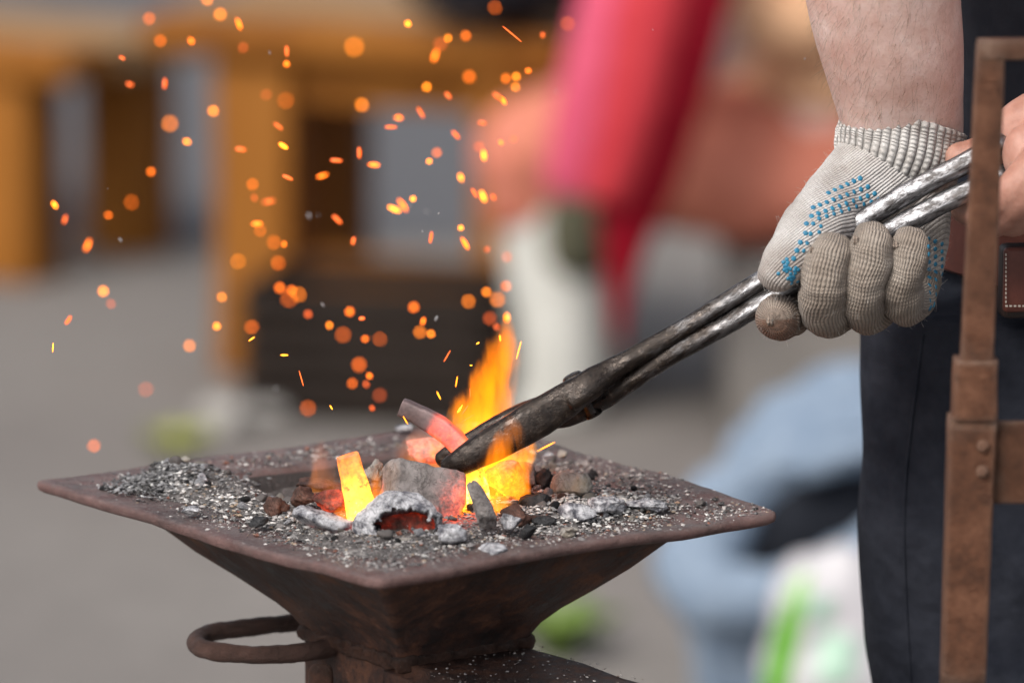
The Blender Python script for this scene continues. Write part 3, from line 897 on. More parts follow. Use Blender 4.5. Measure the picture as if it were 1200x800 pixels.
# ------------------------------------------------------------------ hot steel
def bar(name, rows, mat, heats, hint, n=20, seg=8, power=5.0, label=None):
    vs, fs, kn = sweep(rows, n=n, seg=seg, hint=hint, power=power)
    L = kn[-1][1]
    vs = [v + V(noise.noise_vector(v * 130)) * 0.0006 for v in vs]
    me = mesh_from(name, vs, fs)
    def hv(t):
        for (a, h0), (b, h1) in zip(heats, heats[1:]):
            if t <= b: return h0 + (h1 - h0) * (t - a) / (b - a)
        return heats[-1][1]
    fattr(me, 'hotness', [hv(k[1] / L) for k in kn])
    o = obj(name, me, mat)
    return tag(o, label, 'hot steel')
YT = -0.045                                  # depth of the tongs
def rows_px(lst):
    out = []
    for x, y, dy, a, b in lst:
        p = at(x, y, dy); s = sc_at(dy)
        out.append((p.x, p.y, p.z, a * s, b * s))
    return out
bar('hot_workpiece', rows_px([(470, 477, YT + .022, 11, 9), (488, 485, YT + .020, 12, 10), (508, 496, YT + .016, 13, 10), (528, 511, YT + .010, 13, 10), (545, 532, YT + .003, 13, 9), (556, 562, YT, 14, 9), (562, 600, YT, 15, 9), (563, 640, YT, 15, 9)]),
    M['hot'], [(0, .10), (.16, .14), (.22, .47), (.40, .53), (.52, .66), (.62, .86), (1, .97)], V((0, -1, 0)), label='curved hot steel strip gripped in the tongs, cooling grey at its free end')
yb = onz(425, 640, RIM_Z).y + .036
bar('hot_bar', rows_px([(407, 533, yb, 13, 7), (414, 560, yb, 15, 7.5), (422, 590, yb, 18, 8), (430, 622, yb, 21, 8), (434, 650, yb, 22, 8)]),
    M['hot'], [(0, .64), (.2, .73), (.45, .82), (.75, .93), (1, 1.0)], V((.25, -1, 0)).normalized(), label='yellow-hot flat steel bar standing upright in the coals')

# ------------------------------------------------------------------ tongs
tongs = empty('tongs', at(515, 552, YT), 'long forged steel blacksmith tongs held over the fire by the gloved hand', 'tongs')
def tong_piece(name, rows, n=12, power=2.6, seg=10, caps=('round', 'round'), a0=0.0, a1=1.0, ham=0.0007, hint=V((0.3, -1, .5)).normalized()):
    vs, fs, kn = sweep(rows, n=n, seg=seg, hint=hint, power=power, cap0=caps[0], cap1=caps[1])
    vs = [v + V(noise.noise_vector(v * 55)) * ham + V(noise.noise_vector(v * 170)) * ham * .5 for v in vs]
    me = mesh_from(name, vs, fs)
    if n == 8: me.polygons.foreach_set('use_smooth', [False] * len(me.polygons))
    x0, x1 = at(515, 552, YT).x, at(960, 300, YT).x
    fattr(me, 'along', [min(1, max(0, (v.x - x0) / (x1 - x0))) * (a1 - a0) + a0 for v in vs])
    vattr(me, 'tk', [(math.cos(k[0]) * .006, math.sin(k[0]) * .006, k[1] * .38) for k in kn])
    return obj(name, me, M['tong'], tongs)
near, far = YT - .010, YT + .012
# upper rein runs through the boss into the near jaw
tong_piece('rein', rows_px([(1172, 168, YT, 12, 12), (1140, 186, YT, 12, 12), (1060, 229, YT, 12, 12), (960, 289, YT, 11.5, 11.5), (885, 333, YT, 11, 11), (830, 367, YT, 11, 11), (780, 398, YT, 11.5, 11), (742, 419, YT - .002, 12, 12), (715, 434, YT - .004, 14, 12), (690, 451, near, 18, 12), (668, 467, near, 19, 12)]), n=16, power=3.0, ham=.0005, hint=V((.25, -1, .95)).normalized())
tong_piece('rein', rows_px([(1172, 205, YT - .002, 12, 12), (1140, 221, YT - .002, 12, 12), (1060, 261, YT - .002, 12, 12), (960, 318, YT - .002, 12, 12), (890, 358, YT - .002, 11.5, 11.5), (835, 389, YT - .001, 11.5, 11), (790, 413, YT, 11.5, 11), (745, 441, YT + .002, 12, 11), (715, 461, YT + .004, 13, 11), (685, 478, far - .002, 14, 11), (655, 488, far, 14, 11), (640, 484, far, 13, 11)]), n=16, power=3.0, ham=.0005, hint=V((.25, -1, .95)).normalized())
tong_piece('jaw', rows_px([(682, 457, near, 19, 11), (655, 474, near, 22, 12), (625, 493, near - .001, 23, 13), (595, 510, near - .003, 22, 13), (565, 527, near - .003, 20, 13), (540, 541, near - .002, 16, 12), (526, 549, near, 13, 10)]), n=20, power=2.5, a0=0, a1=.55)
tong_piece('jaw', rows_px([(665, 478, far, 13, 10), (640, 478, far, 15, 11), (610, 486, far, 14, 12), (580, 502, far, 13, 12), (550, 518, far, 12, 11), (530, 530, far, 11, 10), (518, 538, far, 10, 9)]), n=20, power=2.5, a0=0, a1=.4)
pa, pb = at(671, 441, YT + .004), at(697, 487, YT + .004)
ax = (pb - pa).normalized(); s = sc_at(YT)
p1, p2, p3, p4 = pa - ax * 3 * s, pa + ax * 3 * s, pb - ax * 4 * s, pb + ax * 1 * s
tong_piece('rivet', [(*p1, 11 * s, 10 * s), (*(pa), 13 * s, 12 * s), (*p2, 13 * s, 12 * s), (*(p2 + ax * s), 8 * s, 8 * s), (*(p3), 8 * s, 8 * s), (*(p3 + ax * s), 11 * s, 10 * s), (*p4, 10 * s, 9 * s)], seg=2, power=2, caps=('flat', 'flat'), a1=.5, hint=V((0, -1, 0)))

# ------------------------------------------------------------------ flames
def flame_mat(name, strength, hi, lo, absorb, prof, seed):
    """glowing gas in a closed body; prof = (height, axis x, axis y, half-width x, half-width y) in the body's own 0..1 box"""
    m = NT(name)
    m.t.nodes.remove(m.b)
    sp = m.n('SeparateXYZ'); m.l(m.coord('Generated'), sp.inputs[0])
    z = sp.outputs['Z']
    cen = m.n('SeparateColor'); m.l(m.ramp(z, [(p[0], (p[1], p[2], 0)) for p in prof]), cen.inputs[0])
    wid = m.n('SeparateColor'); m.l(m.ramp(z, [(p[0], (p[3], p[4], 0)) for p in prof]), wid.inputs[0])
    nz = m.n('TexNoise', noise_dimensions='4D'); nz.inputs['Scale'].default_value = 78; nz.inputs['Detail'].default_value = 5; nz.inputs['Roughness'].default_value = .6; nz.inputs['Distortion'].default_value = .5; nz.inputs['W'].default_value = seed
    m.l(m.mapping((1.3, 1.3, 0.40)), nz.inputs['Vector'])
    fx = m.math('DIVIDE', m.math('SUBTRACT', sp.outputs['X'], cen.outputs[0]), m.math('MAXIMUM', wid.outputs[0], .004))
    fy = m.math('DIVIDE', m.math('SUBTRACT', sp.outputs['Y'], cen.outputs[1]), m.math('MAXIMUM', wid.outputs[1], .004))
    r2 = m.math('ADD', m.math('MULTIPLY', fx, fx), m.math('MULTIPLY', fy, fy))
    r = m.math('ADD', m.math('SQRT', r2), m.math('MULTIPLY', m.math('SUBTRACT', nz.outputs['Fac'], 0.47), 2.3))
    soft = m.ramp(r, [(0.10, 1.0), (0.50, 0.5), (0.95, 0.0)], 'EASE')
    dens = m.math('MULTIPLY', soft, m.ramp(z, [(0.0, 0.0), (0.10, 1.0), (0.55, 0.8), (0.85, 0.45), (1.0, 0.0)]))
    em = m.n('Emission')
    m.l(m.ramp(z, [(0.0, hi), (0.5, lo), (1.0, tuple(0.9 * x for x in lo))]), em.inputs['Color'])
    m.l(m.math('MULTIPLY', dens, strength), em.inputs['Strength'])
    ab = m.n('VolumeAbsorption'); ab.inputs['Color'].default_value = (1.0, 0.45, 0.02, 1)
    m.l(m.math('MULTIPLY', dens, absorb), ab.inputs['Density'])
    ad = m.n('AddShader'); m.l(em.outputs[0], ad.inputs[0]); m.l(ab.outputs[0], ad.inputs[1])
    m.l(ad.outputs[0], m.out.inputs['Volume'])
    return m.mat
M['flame'] = (230, (1.0, 0.42, 0.03), (1.0, 0.25, 0.006), 170)
M['flame_soft'] = (42, (1.0, 0.36, 0.06), (1.0, 0.26, 0.05), 10)
def flame(label, lst, spec, depth=.6, seed=0, n=18):
    rows = []
    for x, y, dy, w in lst:
        p = at(x, y, dy); s_ = sc_at(dy)
        rows.append((p.x, p.y, p.z, 1.35 * w * s_, 1.35 * w * s_ * depth))
    vs, fs, _ = sweep(rows, n=n, seg=7, hint=V((0, -1, 0)), cap0='round', cap1='flat')
    lo_ = [min(v[k] for v in vs) for k in range(3)]; hi_ = [max(v[k] for v in vs) for k in range(3)]
    sz = [max(1e-6, hi_[k] - lo_[k]) for k in range(3)]
    prof = [((r[2] - lo_[2]) / sz[2], (r[0] - lo_[0]) / sz[0], (r[1] - lo_[1]) / sz[1], r[3] / sz[0], r[4] / sz[1]) for r in catmull(rows, 3)]
    prof = sorted(prof)
    prof = [(0.0, *prof[0][1:])] + prof
    o = obj('flame', mesh_from('flame', vs, fs), flame_mat('flame_gas', *spec, prof, seed))
    tag(o, label, 'flame')
flame('tall orange flame rising behind the tong jaws', [(580, 540, YT + .045, 40), (570, 505, YT + .045, 38), (566, 480, YT + .045, 32), (574, 455, YT + .045, 27), (584, 428, YT + .045, 24), (590, 405, YT + .045, 20), (594, 380, YT + .045, 10), (595, 362, YT + .045, 2)], M['flame'], seed=1)
flame('thin flame tongue licking beside the tall flame', [(590, 510, YT + .03, 10), (596, 480, YT + .03, 8), (603, 450, YT + .03, 6), (607, 415, YT + .03, 3), (609, 398, YT + .03, .6)], M['flame_soft'], seed=3)
flame('orange flame washing over the near side of the tong jaws', [(575, 600, YT - .028, 24), (578, 570, YT - .030, 24), (585, 545, YT - .031, 21), (592, 520, YT - .031, 18), (600, 500, YT - .030, 13), (596, 484, YT - .029, 3)], M['flame'], depth=.35, seed=5)
flame('flame between the upright shard and the orange-hot coal', [(600, 612, YT + .005, 14), (606, 585, YT + .005, 16), (604, 560, YT + .005, 15), (612, 540, YT + .004, 12), (622, 522, YT + .004, 6), (630, 514, YT + .004, 1)], M['flame'], seed=7)
flame('yellow flame at the foot of the yellow-hot bar', [(412, 620, yb + .015, 20), (408, 606, yb + .015, 18), (405, 594, yb + .015, 9), (403, 588, yb + .015, 1)], M['flame'], seed=9)
flame('yellow flame between the yellow-hot bar and the grey block', [(442, 618, yb + .02, 20), (442, 594, yb + .02, 17), (441, 570, yb + .02, 11), (440, 546, yb + .02, 1)], M['flame'], seed=11)
flame('faint flame wavering behind the yellow-hot bar', [(380, 572, yb + .06, 20), (376, 550, yb + .06, 18), (374, 530, yb + .06, 13), (378, 512, yb + .06, 2)], M['flame_soft'], seed=13)
flame('faint wide flame behind the grey block', [(505, 545, YT + .09, 38), (500, 530, YT + .09, 34), (496, 512, YT + .09, 24), (490, 498, YT + .09, 3)], M['flame_soft'], seed=15)

# ------------------------------------------------------------------ blacksmith
def px(x, y, d): return at(x, y, d)
person = empty('person', (0.47, 0.2, 0.0), 'blacksmith in charcoal shirt and navy trousers, knitted glove holding the tongs', 'person')

# body: head, neck, torso, arms and legs as one skin, covered by the clothes
HX, HY = px(1330, 330, .2).x, 0.22            # body axis
def r5(p, a, b=None): return (p[0], p[1], p[2], a, b if b is not None else a)
wrist_r = px(1062, 172, YT + .050); fore_r = px(1046, 60, YT + .030); elbow_r = px(1032, -70, YT + .010); shoulder_r = V((HX - .02, HY - .02, 1.42))
sR = sc_at(YT)
wrist_l = px(1262, 190, -.03); elbow_l = px(1480, 60, -.05); shoulder_l = V((HX + .12, HY - .12, 1.42))
def ring_sweep(rows, **kw):
    v, f, _ = sweep(rows, **kw); return v, f
up = V((0, -1, 0))
torso = ring_sweep([r5((HX, HY, .86), .13, .16), r5((HX, HY, .95), .14, .17), r5((HX, HY, 1.1), .125, .16), r5((HX, HY, 1.3), .14, .19), r5((HX, HY, 1.42), .11, .18), r5((HX, HY, 1.47), .06, .07), r5((HX - .01, HY, 1.54), .055, .055)], n=32, seg=6, hint=up)
head = ring_sweep([r5((HX - .02, HY, 1.53), .055, .05), r5((HX - .03, HY, 1.58), .085, .065), r5((HX - .03, HY, 1.66), .098, .078), r5((HX - .025, HY, 1.72), .09, .072), r5((HX - .02, HY, 1.755), .05, .045)], n=28, seg=6, hint=up, cap1='round')
nose = ring_sweep([r5((HX - .115, HY, 1.67), .008, .010), r5((HX - .132, HY, 1.635), .016, .014), r5((HX - .125, HY, 1.625), .014, .012)], n=12, seg=4, hint=up, cap1='round')
chin = ring_sweep([r5((HX - .06, HY, 1.585), .05, .045), r5((HX - .095, HY, 1.56), .02, .024)], n=14, seg=5, hint=V((0, 0, 1)), cap1='round')
ears = [ring_sweep([r5((HX - .015, HY + s_ * .075, 1.67), .018, .012), r5((HX - .01, HY + s_ * .088, 1.645), .022, .010), r5((HX - .015, HY + s_ * .078, 1.615), .012, .009)], n=10, seg=4, hint=up, cap0='round', cap1='round') for s_ in (-1, 1)]
arm_r = ring_sweep([r5(shoulder_r, .06), r5((shoulder_r + elbow_r) / 2, .055), r5(elbow_r, .048, .046)], n=24, seg=8, hint=up, cap0='round', cap1='round')
arm_l = ring_sweep([r5(shoulder_l, .06), r5((shoulder_l + elbow_l) / 2, .052), r5(elbow_l, .045)], n=24, seg=8, hint=up, cap0='round', cap1='round')
def legbones(dy, dx, fx): return [r5((HX + dx, HY + dy, .90), .085), r5((HX + dx - .02, HY + dy, .50), .058), r5((HX + dx, HY + dy, .30), .052), r5((HX + dx + fx, HY + dy, .06), .036)]
legs = [ring_sweep(legbones(-.09, -.05, .0), n=20, seg=8, hint=up), ring_sweep(legbones(.10, .06, .0), n=20, seg=8, hint=up)]
bm_v, bm_f = join([torso, head, nose, chin, arm_r, arm_l] + ears + legs)
me_body = remesh(mesh_from('body', bm_v, bm_f), .009, 8, .5)
# the visible right forearm and the bare left hand are finer
fr = ring_sweep([r5(elbow_r, 98 * sR, 80 * sR), r5(px(1036, 0, YT + .020), 92 * sR, 74 * sR), r5(fore_r, 86 * sR, 70 * sR), r5(px(1055, 120, YT + .040), 77 * sR, 58 * sR), r5(wrist_r, 68 * sR, 48 * sR), r5(px(1050, 225, YT + .055), 60 * sR, 36 * sR)], n=40, seg=10, hint=up, cap0='round', cap1='round')
me_fore = remesh(mesh_from('fore', *fr), .0035, 4, .5)
def fing(rows, **kw): return ring_sweep([r5(px(x, y, d), r * sR, r * sR) for x, y, d, r in rows], n=18, seg=8, hint=V((0, -.3, 1)).normalized(), cap0='round', cap1='round', **kw)
hand_parts = [
    fing([(1124, 185, YT + .020, 19), (1140, 182, YT + .019, 20), (1166, 172, YT + .014, 23), (1196, 145, YT + .012, 29), (1235, 135, YT + .012, 42)]),      # thumb
    fing([(1128, 247, YT + .024, 15), (1146, 250, YT + .004, 17), (1166, 243, YT - .020, 19), (1190, 222, YT - .034, 24), (1222, 198, YT - .030, 34)]),      # index
    fing([(1152, 262, YT + .024, 14), (1166, 262, YT + .000, 17), (1184, 248, YT - .024, 20), (1206, 225, YT - .036, 24), (1236, 205, YT - .026, 34)]),      # middle
    fing([(1176, 262, YT + .022, 14), (1190, 262, YT - .004, 16), (1206, 248, YT - .026, 19), (1226, 228, YT - .032, 22), (1250, 212, YT - .022, 30)]),      # ring
    fing([(1200, 258, YT + .018, 12), (1212, 256, YT - .006, 14), (1226, 245, YT - .022, 16), (1244, 232, YT - .024, 19), (1262, 215, YT - .016, 26)]),      # little
    ring_sweep([r5(px(1196, 180, YT - .010), 34 * sR, 24 * sR), r5(px(1225, 180, YT - .006), 56 * sR, 30 * sR), r5(px(1262, 182, YT), 54 * sR, 32 * sR), r5(wrist_l, 44 * sR, 38 * sR), r5((wrist_l + elbow_l) / 2, 78 * sR, 74 * sR), r5(elbow_l, .045)], n=28, seg=8, hint=up, cap0='round', cap1='round')]
me_hand = remesh(mesh_from('hand', *join(hand_parts)), .0016, 5, .5)
bm = bmesh.new()
for q, mx in ((me_body, 0), (me_fore, 0), (me_hand, 1)):
    k0 = len(bm.faces); bm.from_mesh(q); bm.faces.ensure_lookup_table()
    for f in bm.faces[k0:]: f.material_index = mx
me = bpy.data.meshes.new('body'); bm.to_mesh(me); bm.free()
me.polygons.foreach_set('use_smooth', [True] * len(me.polygons))
body = bpy.data.objects.new('body', me); me.materials.append(M['skin']); me.materials.append(M['skin_red']); link(body, person)

# hairs on the forearm
rh = random.Random(4)
hv, hf = [], []
fm = me_fore
pool = [v for v in fm.vertices if px(1040, 145, YT).z < v.co.z < px(1040, -60, YT).z and v.normal.y < .6]
for _ in range(1100):
    v = rh.choice(pool)
    if v.normal.x > -.2 and rh.random() < .45: continue
    nrm = v.normal
    d = (V((-.35, 0, -1)) + nrm * rh.uniform(.25, .7) + V((rh.gauss(0, .3), rh.gauss(0, .2), rh.gauss(0, .2)))).normalized()
    L = rh.uniform(.006, .016); w = rh.uniform(.00005, .00009)
    sd = d.cross(nrm).normalized() * w
    o_ = len(hv); p0 = v.co - nrm * .0005
    for t in (0, .5, 1.0):
        c_ = p0 + d * L * t - nrm * (L * .25 * t * t)
        ww = 1 - .7 * t
        hv += [c_ - sd * ww, c_ + sd * ww]
    hf += [(o_, o_ + 1, o_ + 3, o_ + 2), (o_ + 2, o_ + 3, o_ + 5, o_ + 4)]
tag(obj('arm_hair', mesh_from('arm_hair', hv, hf), M['hair'], person), kind='stuff')
# short hair on the head
hair = ring_sweep([r5((HX + .02, HY, 1.58), .05, .06), r5((HX + .0, HY, 1.68), .088, .086), r5((HX - .015, HY, 1.735), .088, .078), r5((HX - .015, HY, 1.768), .05, .046)], n=28, seg=6, hint=up, cap1='round')
obj('hair', mesh_from('hair', *hair), M['hair'], person)

# clothes
shirt_parts = [ring_sweep([r5((HX, HY, .93), .150, .180), r5((HX, HY, 1.0), .150, .176), r5((HX, HY, 1.1), .148, .178), r5((HX, HY, 1.3), .155, .205), r5((HX, HY, 1.43), .115, .19), r5((HX, HY, 1.475), .07, .085)], n=40, seg=8, hint=up),
               ring_sweep([r5(shoulder_r, .078), r5(shoulder_r.lerp(elbow_r, .5), .072), r5(shoulder_r.lerp(elbow_r, .72), .070)], n=28, seg=8, hint=up, cap0='round'),
               ring_sweep([r5(shoulder_l, .078), r5(shoulder_l.lerp(elbow_l, .5), .070), r5(shoulder_l.lerp(elbow_l, .72), .068)], n=28, seg=8, hint=up, cap0='round')]
me = remesh(mesh_from('shirt', *join(shirt_parts)), .007, 6, .5)
displace(me, lambda c, n_: n_ * (.006 * noise.noise(V((c.x * 9, c.y * 9, c.z * 5))) + .003 * noise.noise(c * 26)))
obj('shirt', me, M['shirt'], person)
pd = .115                                              # depth of the near leg
lx = lambda x, y, r: r5(px(x, y, pd), r, r * .95)
near_leg = ring_sweep([lx(1205, 345, .100), lx(1200, 430, .101), lx(1196, 520, .0985), lx(1192, 600, .0985), lx(1194, 700, .096), lx(1198, 800, .093),
                       r5((px(1198, 800, pd).x + .01, pd, .50), .085, .085), r5((px(1198, 800, pd).x + .02, pd + .01, .30), .080, .08), r5((px(1198, 800, pd).x + .03, pd + .01, .07), .078, .075)], n=40, seg=8, hint=up)
far_leg = ring_sweep([r5((HX + .06, HY + .12, .95), .10, .10), r5((HX + .06, HY + .12, .5), .085, .085), r5((HX + .08, HY + .12, .07), .078, .075)], n=32, seg=12, hint=up)
pelvis = ring_sweep([r5((HX + .01, HY - .005, .84), .150, .165), r5((HX, HY - .005, .93), .158, .178), r5((HX, HY - .005, 1.02), .154, .178)], n=40, seg=8, hint=up)
me = remesh(mesh_from('trousers', *join([near_leg, far_leg, pelvis])), .0055, 8, .5)
def folds(c, n_):
    a = noise.noise(V((c.x * 16, c.y * 16, c.z * 5))) * .010
    b = .0050 * math.sin((c.z + .45 * c.x) * 60 + 3 * noise.noise(c * 7)) * smoothstep(.1, .5, noise.noise(c * 6 + V((3, 3, 3))) + .35)
    d = .0018 * noise.noise(V((c.x * 40, c.y * 40, c.z * 12)))
    return n_ * (a + b + d)
displace(me, folds)
trousers = obj('trousers', me, M['trousers'], person)
tv_bvh = BVHTree.FromPolygons([v.co for v in me.vertices], [p.vertices[:] for p in me.polygons])
sm_ = []
for (x, y) in ((1082, 392), (1076, 440), (1068, 500), (1062, 560), (1060, 640), (1063, 720), (1068, 800), (1072, 860)):
    h = tv_bvh.ray_cast(CAM, ray(x, y).normalized())
    if h[0] is not None: sm_.append((*(h[0] + h[1] * .0004), .0011, .0011))
sv_, sf_, _ = sweep(sm_, n=8, seg=10, hint=up)
obj('side_seam', mesh_from('side_seam', sv_, sf_), M['trousers'], trousers).matrix_parent_inverse = Matrix.Translation(V((0, 0, 0)))
for s_ in (-1, 1):                                     # boots
    bx, by = (px(1198, 800, pd).x + .03, pd + .01) if s_ < 0 else (HX + .08, HY + .12)
    b1 = ring_sweep([r5((bx, by, .11), .055, .05), r5((bx - .01, by, .06), .062, .05), r5((bx - .06, by, .042), .042, .05), r5((bx - .14, by, .032), .032, .047), r5((bx - .17, by, .028), .026, .036)], n=24, seg=6, hint=up, cap0='round', cap1='round')
    me = remesh(mesh_from('boot', *b1), .006, 4, .5)
    for v in me.vertices: v.co.z = max(v.co.z, .002)
    obj('boot', me, M['boot'], person)
# belt: a leather band round the waist with a wider doubled piece at the hip
def band(name, z0, z1, a0, a1, off, mat, th=.004, tilt=0.0, parent=person):
    n = 60; vs = []
    for k in range(n + 1):
        a = a0 + (a1 - a0) * k / n
        dx, dy = math.cos(a), math.sin(a)
        for (rr, zz) in ((0, z0), (th, z0 + .002), (th, z1 - .002), (0, z1)):
            rx, ry = .160 + off + rr, .184 + off + rr
            x, y_ = HX + rx * dx, HY - .005 + ry * dy
            vs.append(V((x, y_, zz + tilt * (x - HX))))
    fs = []
    for k in range(n):
        for q in range(4):
            q2 = (q + 1) % 4
            fs.append((k * 4 + q, k * 4 + q2, (k + 1) * 4 + q2, (k + 1) * 4 + q))
    fs += [(0, 1, 2, 3), tuple(n * 4 + q for q in (3, 2, 1, 0))]
    me = mesh_from(name, vs, fs, False); fix_normals(me)
    return obj(name, me, mat, parent)
zb = px(1150, 322, .06).z
belt = band('belt', zb - .020, zb + .019, 0, 2 * math.pi - .001, .002, M['belt'], tilt=-.12)
# ------------------------------------------------------------------ glove
glove = obj('glove', mesh_from('glove_tmp', [V((0, 0, 0))], []), M['glove'], person)
def gl(rows, **kw):
    return sweep([r5(px(x, y, YT + d), a * sR, b * sR) for x, y, d, a, b in rows], hint=up, **kw)
palm = gl([(1064, 158, .050, 64, 48), (1056, 195, .048, 71, 48), (1040, 240, .046, 80, 46), (1028, 295, .046, 84, 42), (1022, 330, .042, 78, 38), (1022, 346, .036, 62, 30)], n=36, seg=8, cap0='round', cap1='round')
thumb = gl([(1056, 182, .044, 62, 50), (1022, 212, .034, 60, 44), (987, 240, .021, 52, 40), (957, 266, -.006, 43, 36), (934, 291, -.020, 34, 30), (918, 310, -.027, 29, 26), (909, 322, -.029, 24, 22)], n=32, seg=8, cap0='round', cap1='round')
web = gl([(1000, 250, .036, 40, 32), (975, 300, .024, 46, 30), (962, 345, .028, 34, 24)], n=24, seg=8, cap0='round', cap1='round')
me_p = remesh(mesh_from('palm', *join([palm[:2], thumb[:2], web[:2]])), .0014, 10, .5)
displace(me_p, lambda c, n_: n_ * (.0009 * noise.noise(c * 60) + .0005 * noise.noise(c * 150)))
a_dir = (px(905, 330, YT) - px(1070, 150, YT)); a_dir.y = 0; a_dir.normalize()
def knit_palm(c):
    v0 = c - wrist_r
    ax_ = v0.dot(a_dir); side = v0 - a_dir * ax_
    q = V((a_dir.z, 0, -a_dir.x))
    return (side.dot(q) + .6 * v0.y * (1 if side.dot(q) > 0 else 1), ax_, 0)
knit, soot = [], []
tip = px(908, 330, YT - .03)
for v in me_p.vertices:
    knit.append(knit_palm(v.co)); soot.append(max(0, min(.9, 1.0 - (v.co - tip).length / .028)) + .35 * smoothstep(.015, .05, v.co.x - px(1060, 0, YT).x) )
FING = {  # x, y, depth offset from the tongs, half-width px
    'index': [(962, 335, .040, 26), (938, 358, .026, 27), (920, 368, .004, 27), (911, 372, -.018, 26), (909, 373, -.024, 23)],
    'middle': [(992, 352, .040, 27), (978, 366, .020, 28), (969, 366, -.008, 29), (963, 350, -.028, 29), (966, 325, -.034, 29), (972, 302, -.033, 28), (975, 294, -.031, 26)],
    'ring': [(1040, 345, .040, 26), (1026, 360, .020, 27), (1014, 362, -.008, 28), (1010, 343, -.027, 28), (1015, 315, -.033, 27), (1021, 290, -.032, 26), (1022, 282, -.030, 24)],
    'little': [(1080, 330, .040, 24), (1072, 350, .020, 25), (1060, 357, -.006, 26), (1057, 338, -.024, 26), (1061, 312, -.029, 25), (1066, 292, -.028, 24), (1067, 286, -.026, 22)]}
bm = bmesh.new(); bm.from_mesh(me_p)
allk, alls = list(knit), list(soot)
for nm, rows in FING.items():
    fv, ff, fk = sweep([r5(px(x, y, YT + d), r * sR, r * sR) for x, y, d, r in rows], n=36, seg=12, hint=V((-1, 0, .3)).normalized(), cap0='flat', cap1='round', power=2.15)
    L = fk[-1][1]
    fv2 = []
    cen = {}
    for q_, (v, k) in enumerate(zip(fv, fk)): cen.setdefault(q_ // 36, []).append(v)
    cen = {q_: sum(w_, V()) / len(w_) for q_, w_ in cen.items()}
    for q_, (v, k) in enumerate(zip(fv, fk)):
        t_ = k[1] / L
        pin = sum(a_ * math.exp(-((t_ - c_ - .025 * noise.noise(v * 60)) / w_) ** 2) for a_, c_, w_ in ((.045, .42, .022), (.03, .48, .014), (.045, .70, .018), (.03, .75, .012), (.05, .93, .018))) if nm != 'index' else 0
        v = v + (cen[q_ // 36] - v) * pin
        fv2.append(v + V(noise.noise_vector(v * 55)) * .0019 + V(noise.noise_vector(v * 150)) * .0008)
    mf = mesh_from('f', fv2, ff); fix_normals(mf)
    k0 = len(bm.faces); bm.from_mesh(mf); bm.faces.ensure_lookup_table()
    for f in bm.faces[k0:]: f.material_index = 1
    zlow = min(v.z for v in fv2)
    for v, k in zip(fv2, fk):
        allk.append((k[0] * .0138, k[1], 0))
        alls.append((.85 if nm == 'index' and v.z < zlow + .018 and v.x < px(915, 0, YT).x + .01 else .22 if nm == 'index' else 0.0) + .30 * smoothstep(.016, .002, v.z - zlow))
me = bpy.data.meshes.new('glove'); bm.to_mesh(me); bm.free()
me.polygons.foreach_set('use_smooth', [True] * len(me.polygons))
vattr(me, 'knit', allk); fattr(me, 'soot', alls)
me.materials.append(M['glove']); me.materials.append(M['glove_finger'])
glove.data = me
# seam puckers at the finger tips (where the knit is closed)
g_bvh = BVHTree.FromPolygons([v.co for v in me.vertices], [p.vertices[:] for p in me.polygons])
for (x, y, s_) in ((952, 293, 3.5), (1003, 282, 4.5), (1050, 287, 4.5), (903, 376, 5)):
    h = g_bvh.ray_cast(CAM, ray(x, y).normalized())
    if h[0] is None: continue
    lm = lump_mesh('seam_knot', (2.2 * s_ * sR, 1.6 * s_ * sR, 2.6 * s_ * sR), x, sub=3, cuts=3, rough=.35, fine=.1)
    o = obj('seam_knot', lm, M['glove_finger'], glove); o.matrix_parent_inverse = Matrix.Translation(person.location).inverted() if False else Matrix()
    vattr(lm, 'knit', [(v.co.x, v.co.z, 0) for v in lm.vertices]); fattr(lm, 'soot', [0.2] * len(lm.vertices))
    o.location = h[0] + h[1] * .0003 - V((0, 0, 0))
    o.matrix_parent_inverse = glove.matrix_basis.inverted()
# loose yarn fuzz on the glove
fz, ff_ = [], []
vl = [v for v in me.vertices if v.normal.y < .5]
for _ in range(1300):
    v = rh.choice(vl)
    d = (v.normal * rh.uniform(.3, 1.0) + V((rh.gauss(0, .6), rh.gauss(0, .6), rh.gauss(0, .6)))).normalized(); Lz = rh.uniform(.0012, .0038)
    sd = d.cross(V((.3, .8, .5))).normalized() * .00006; bend = V((rh.gauss(0, 1), rh.gauss(0, 1), rh.gauss(0, 1))) * Lz * .35
    o_ = len(fz)
    for t in (0, .5, 1.0):
        c_ = v.co + d * Lz * t + bend * t * t
        fz += [c_ - sd, c_ + sd]
    ff_ += [(o_, o_ + 1, o_ + 3, o_ + 2), (o_ + 2, o_ + 3, o_ + 5, o_ + 4)]
yf = obj('yarn_fuzz', mesh_from('yarn_fuzz', fz, ff_), M['fuzz'], glove); yf.matrix_parent_inverse = glove.matrix_basis.inverted(); tag(yf, kind='stuff')
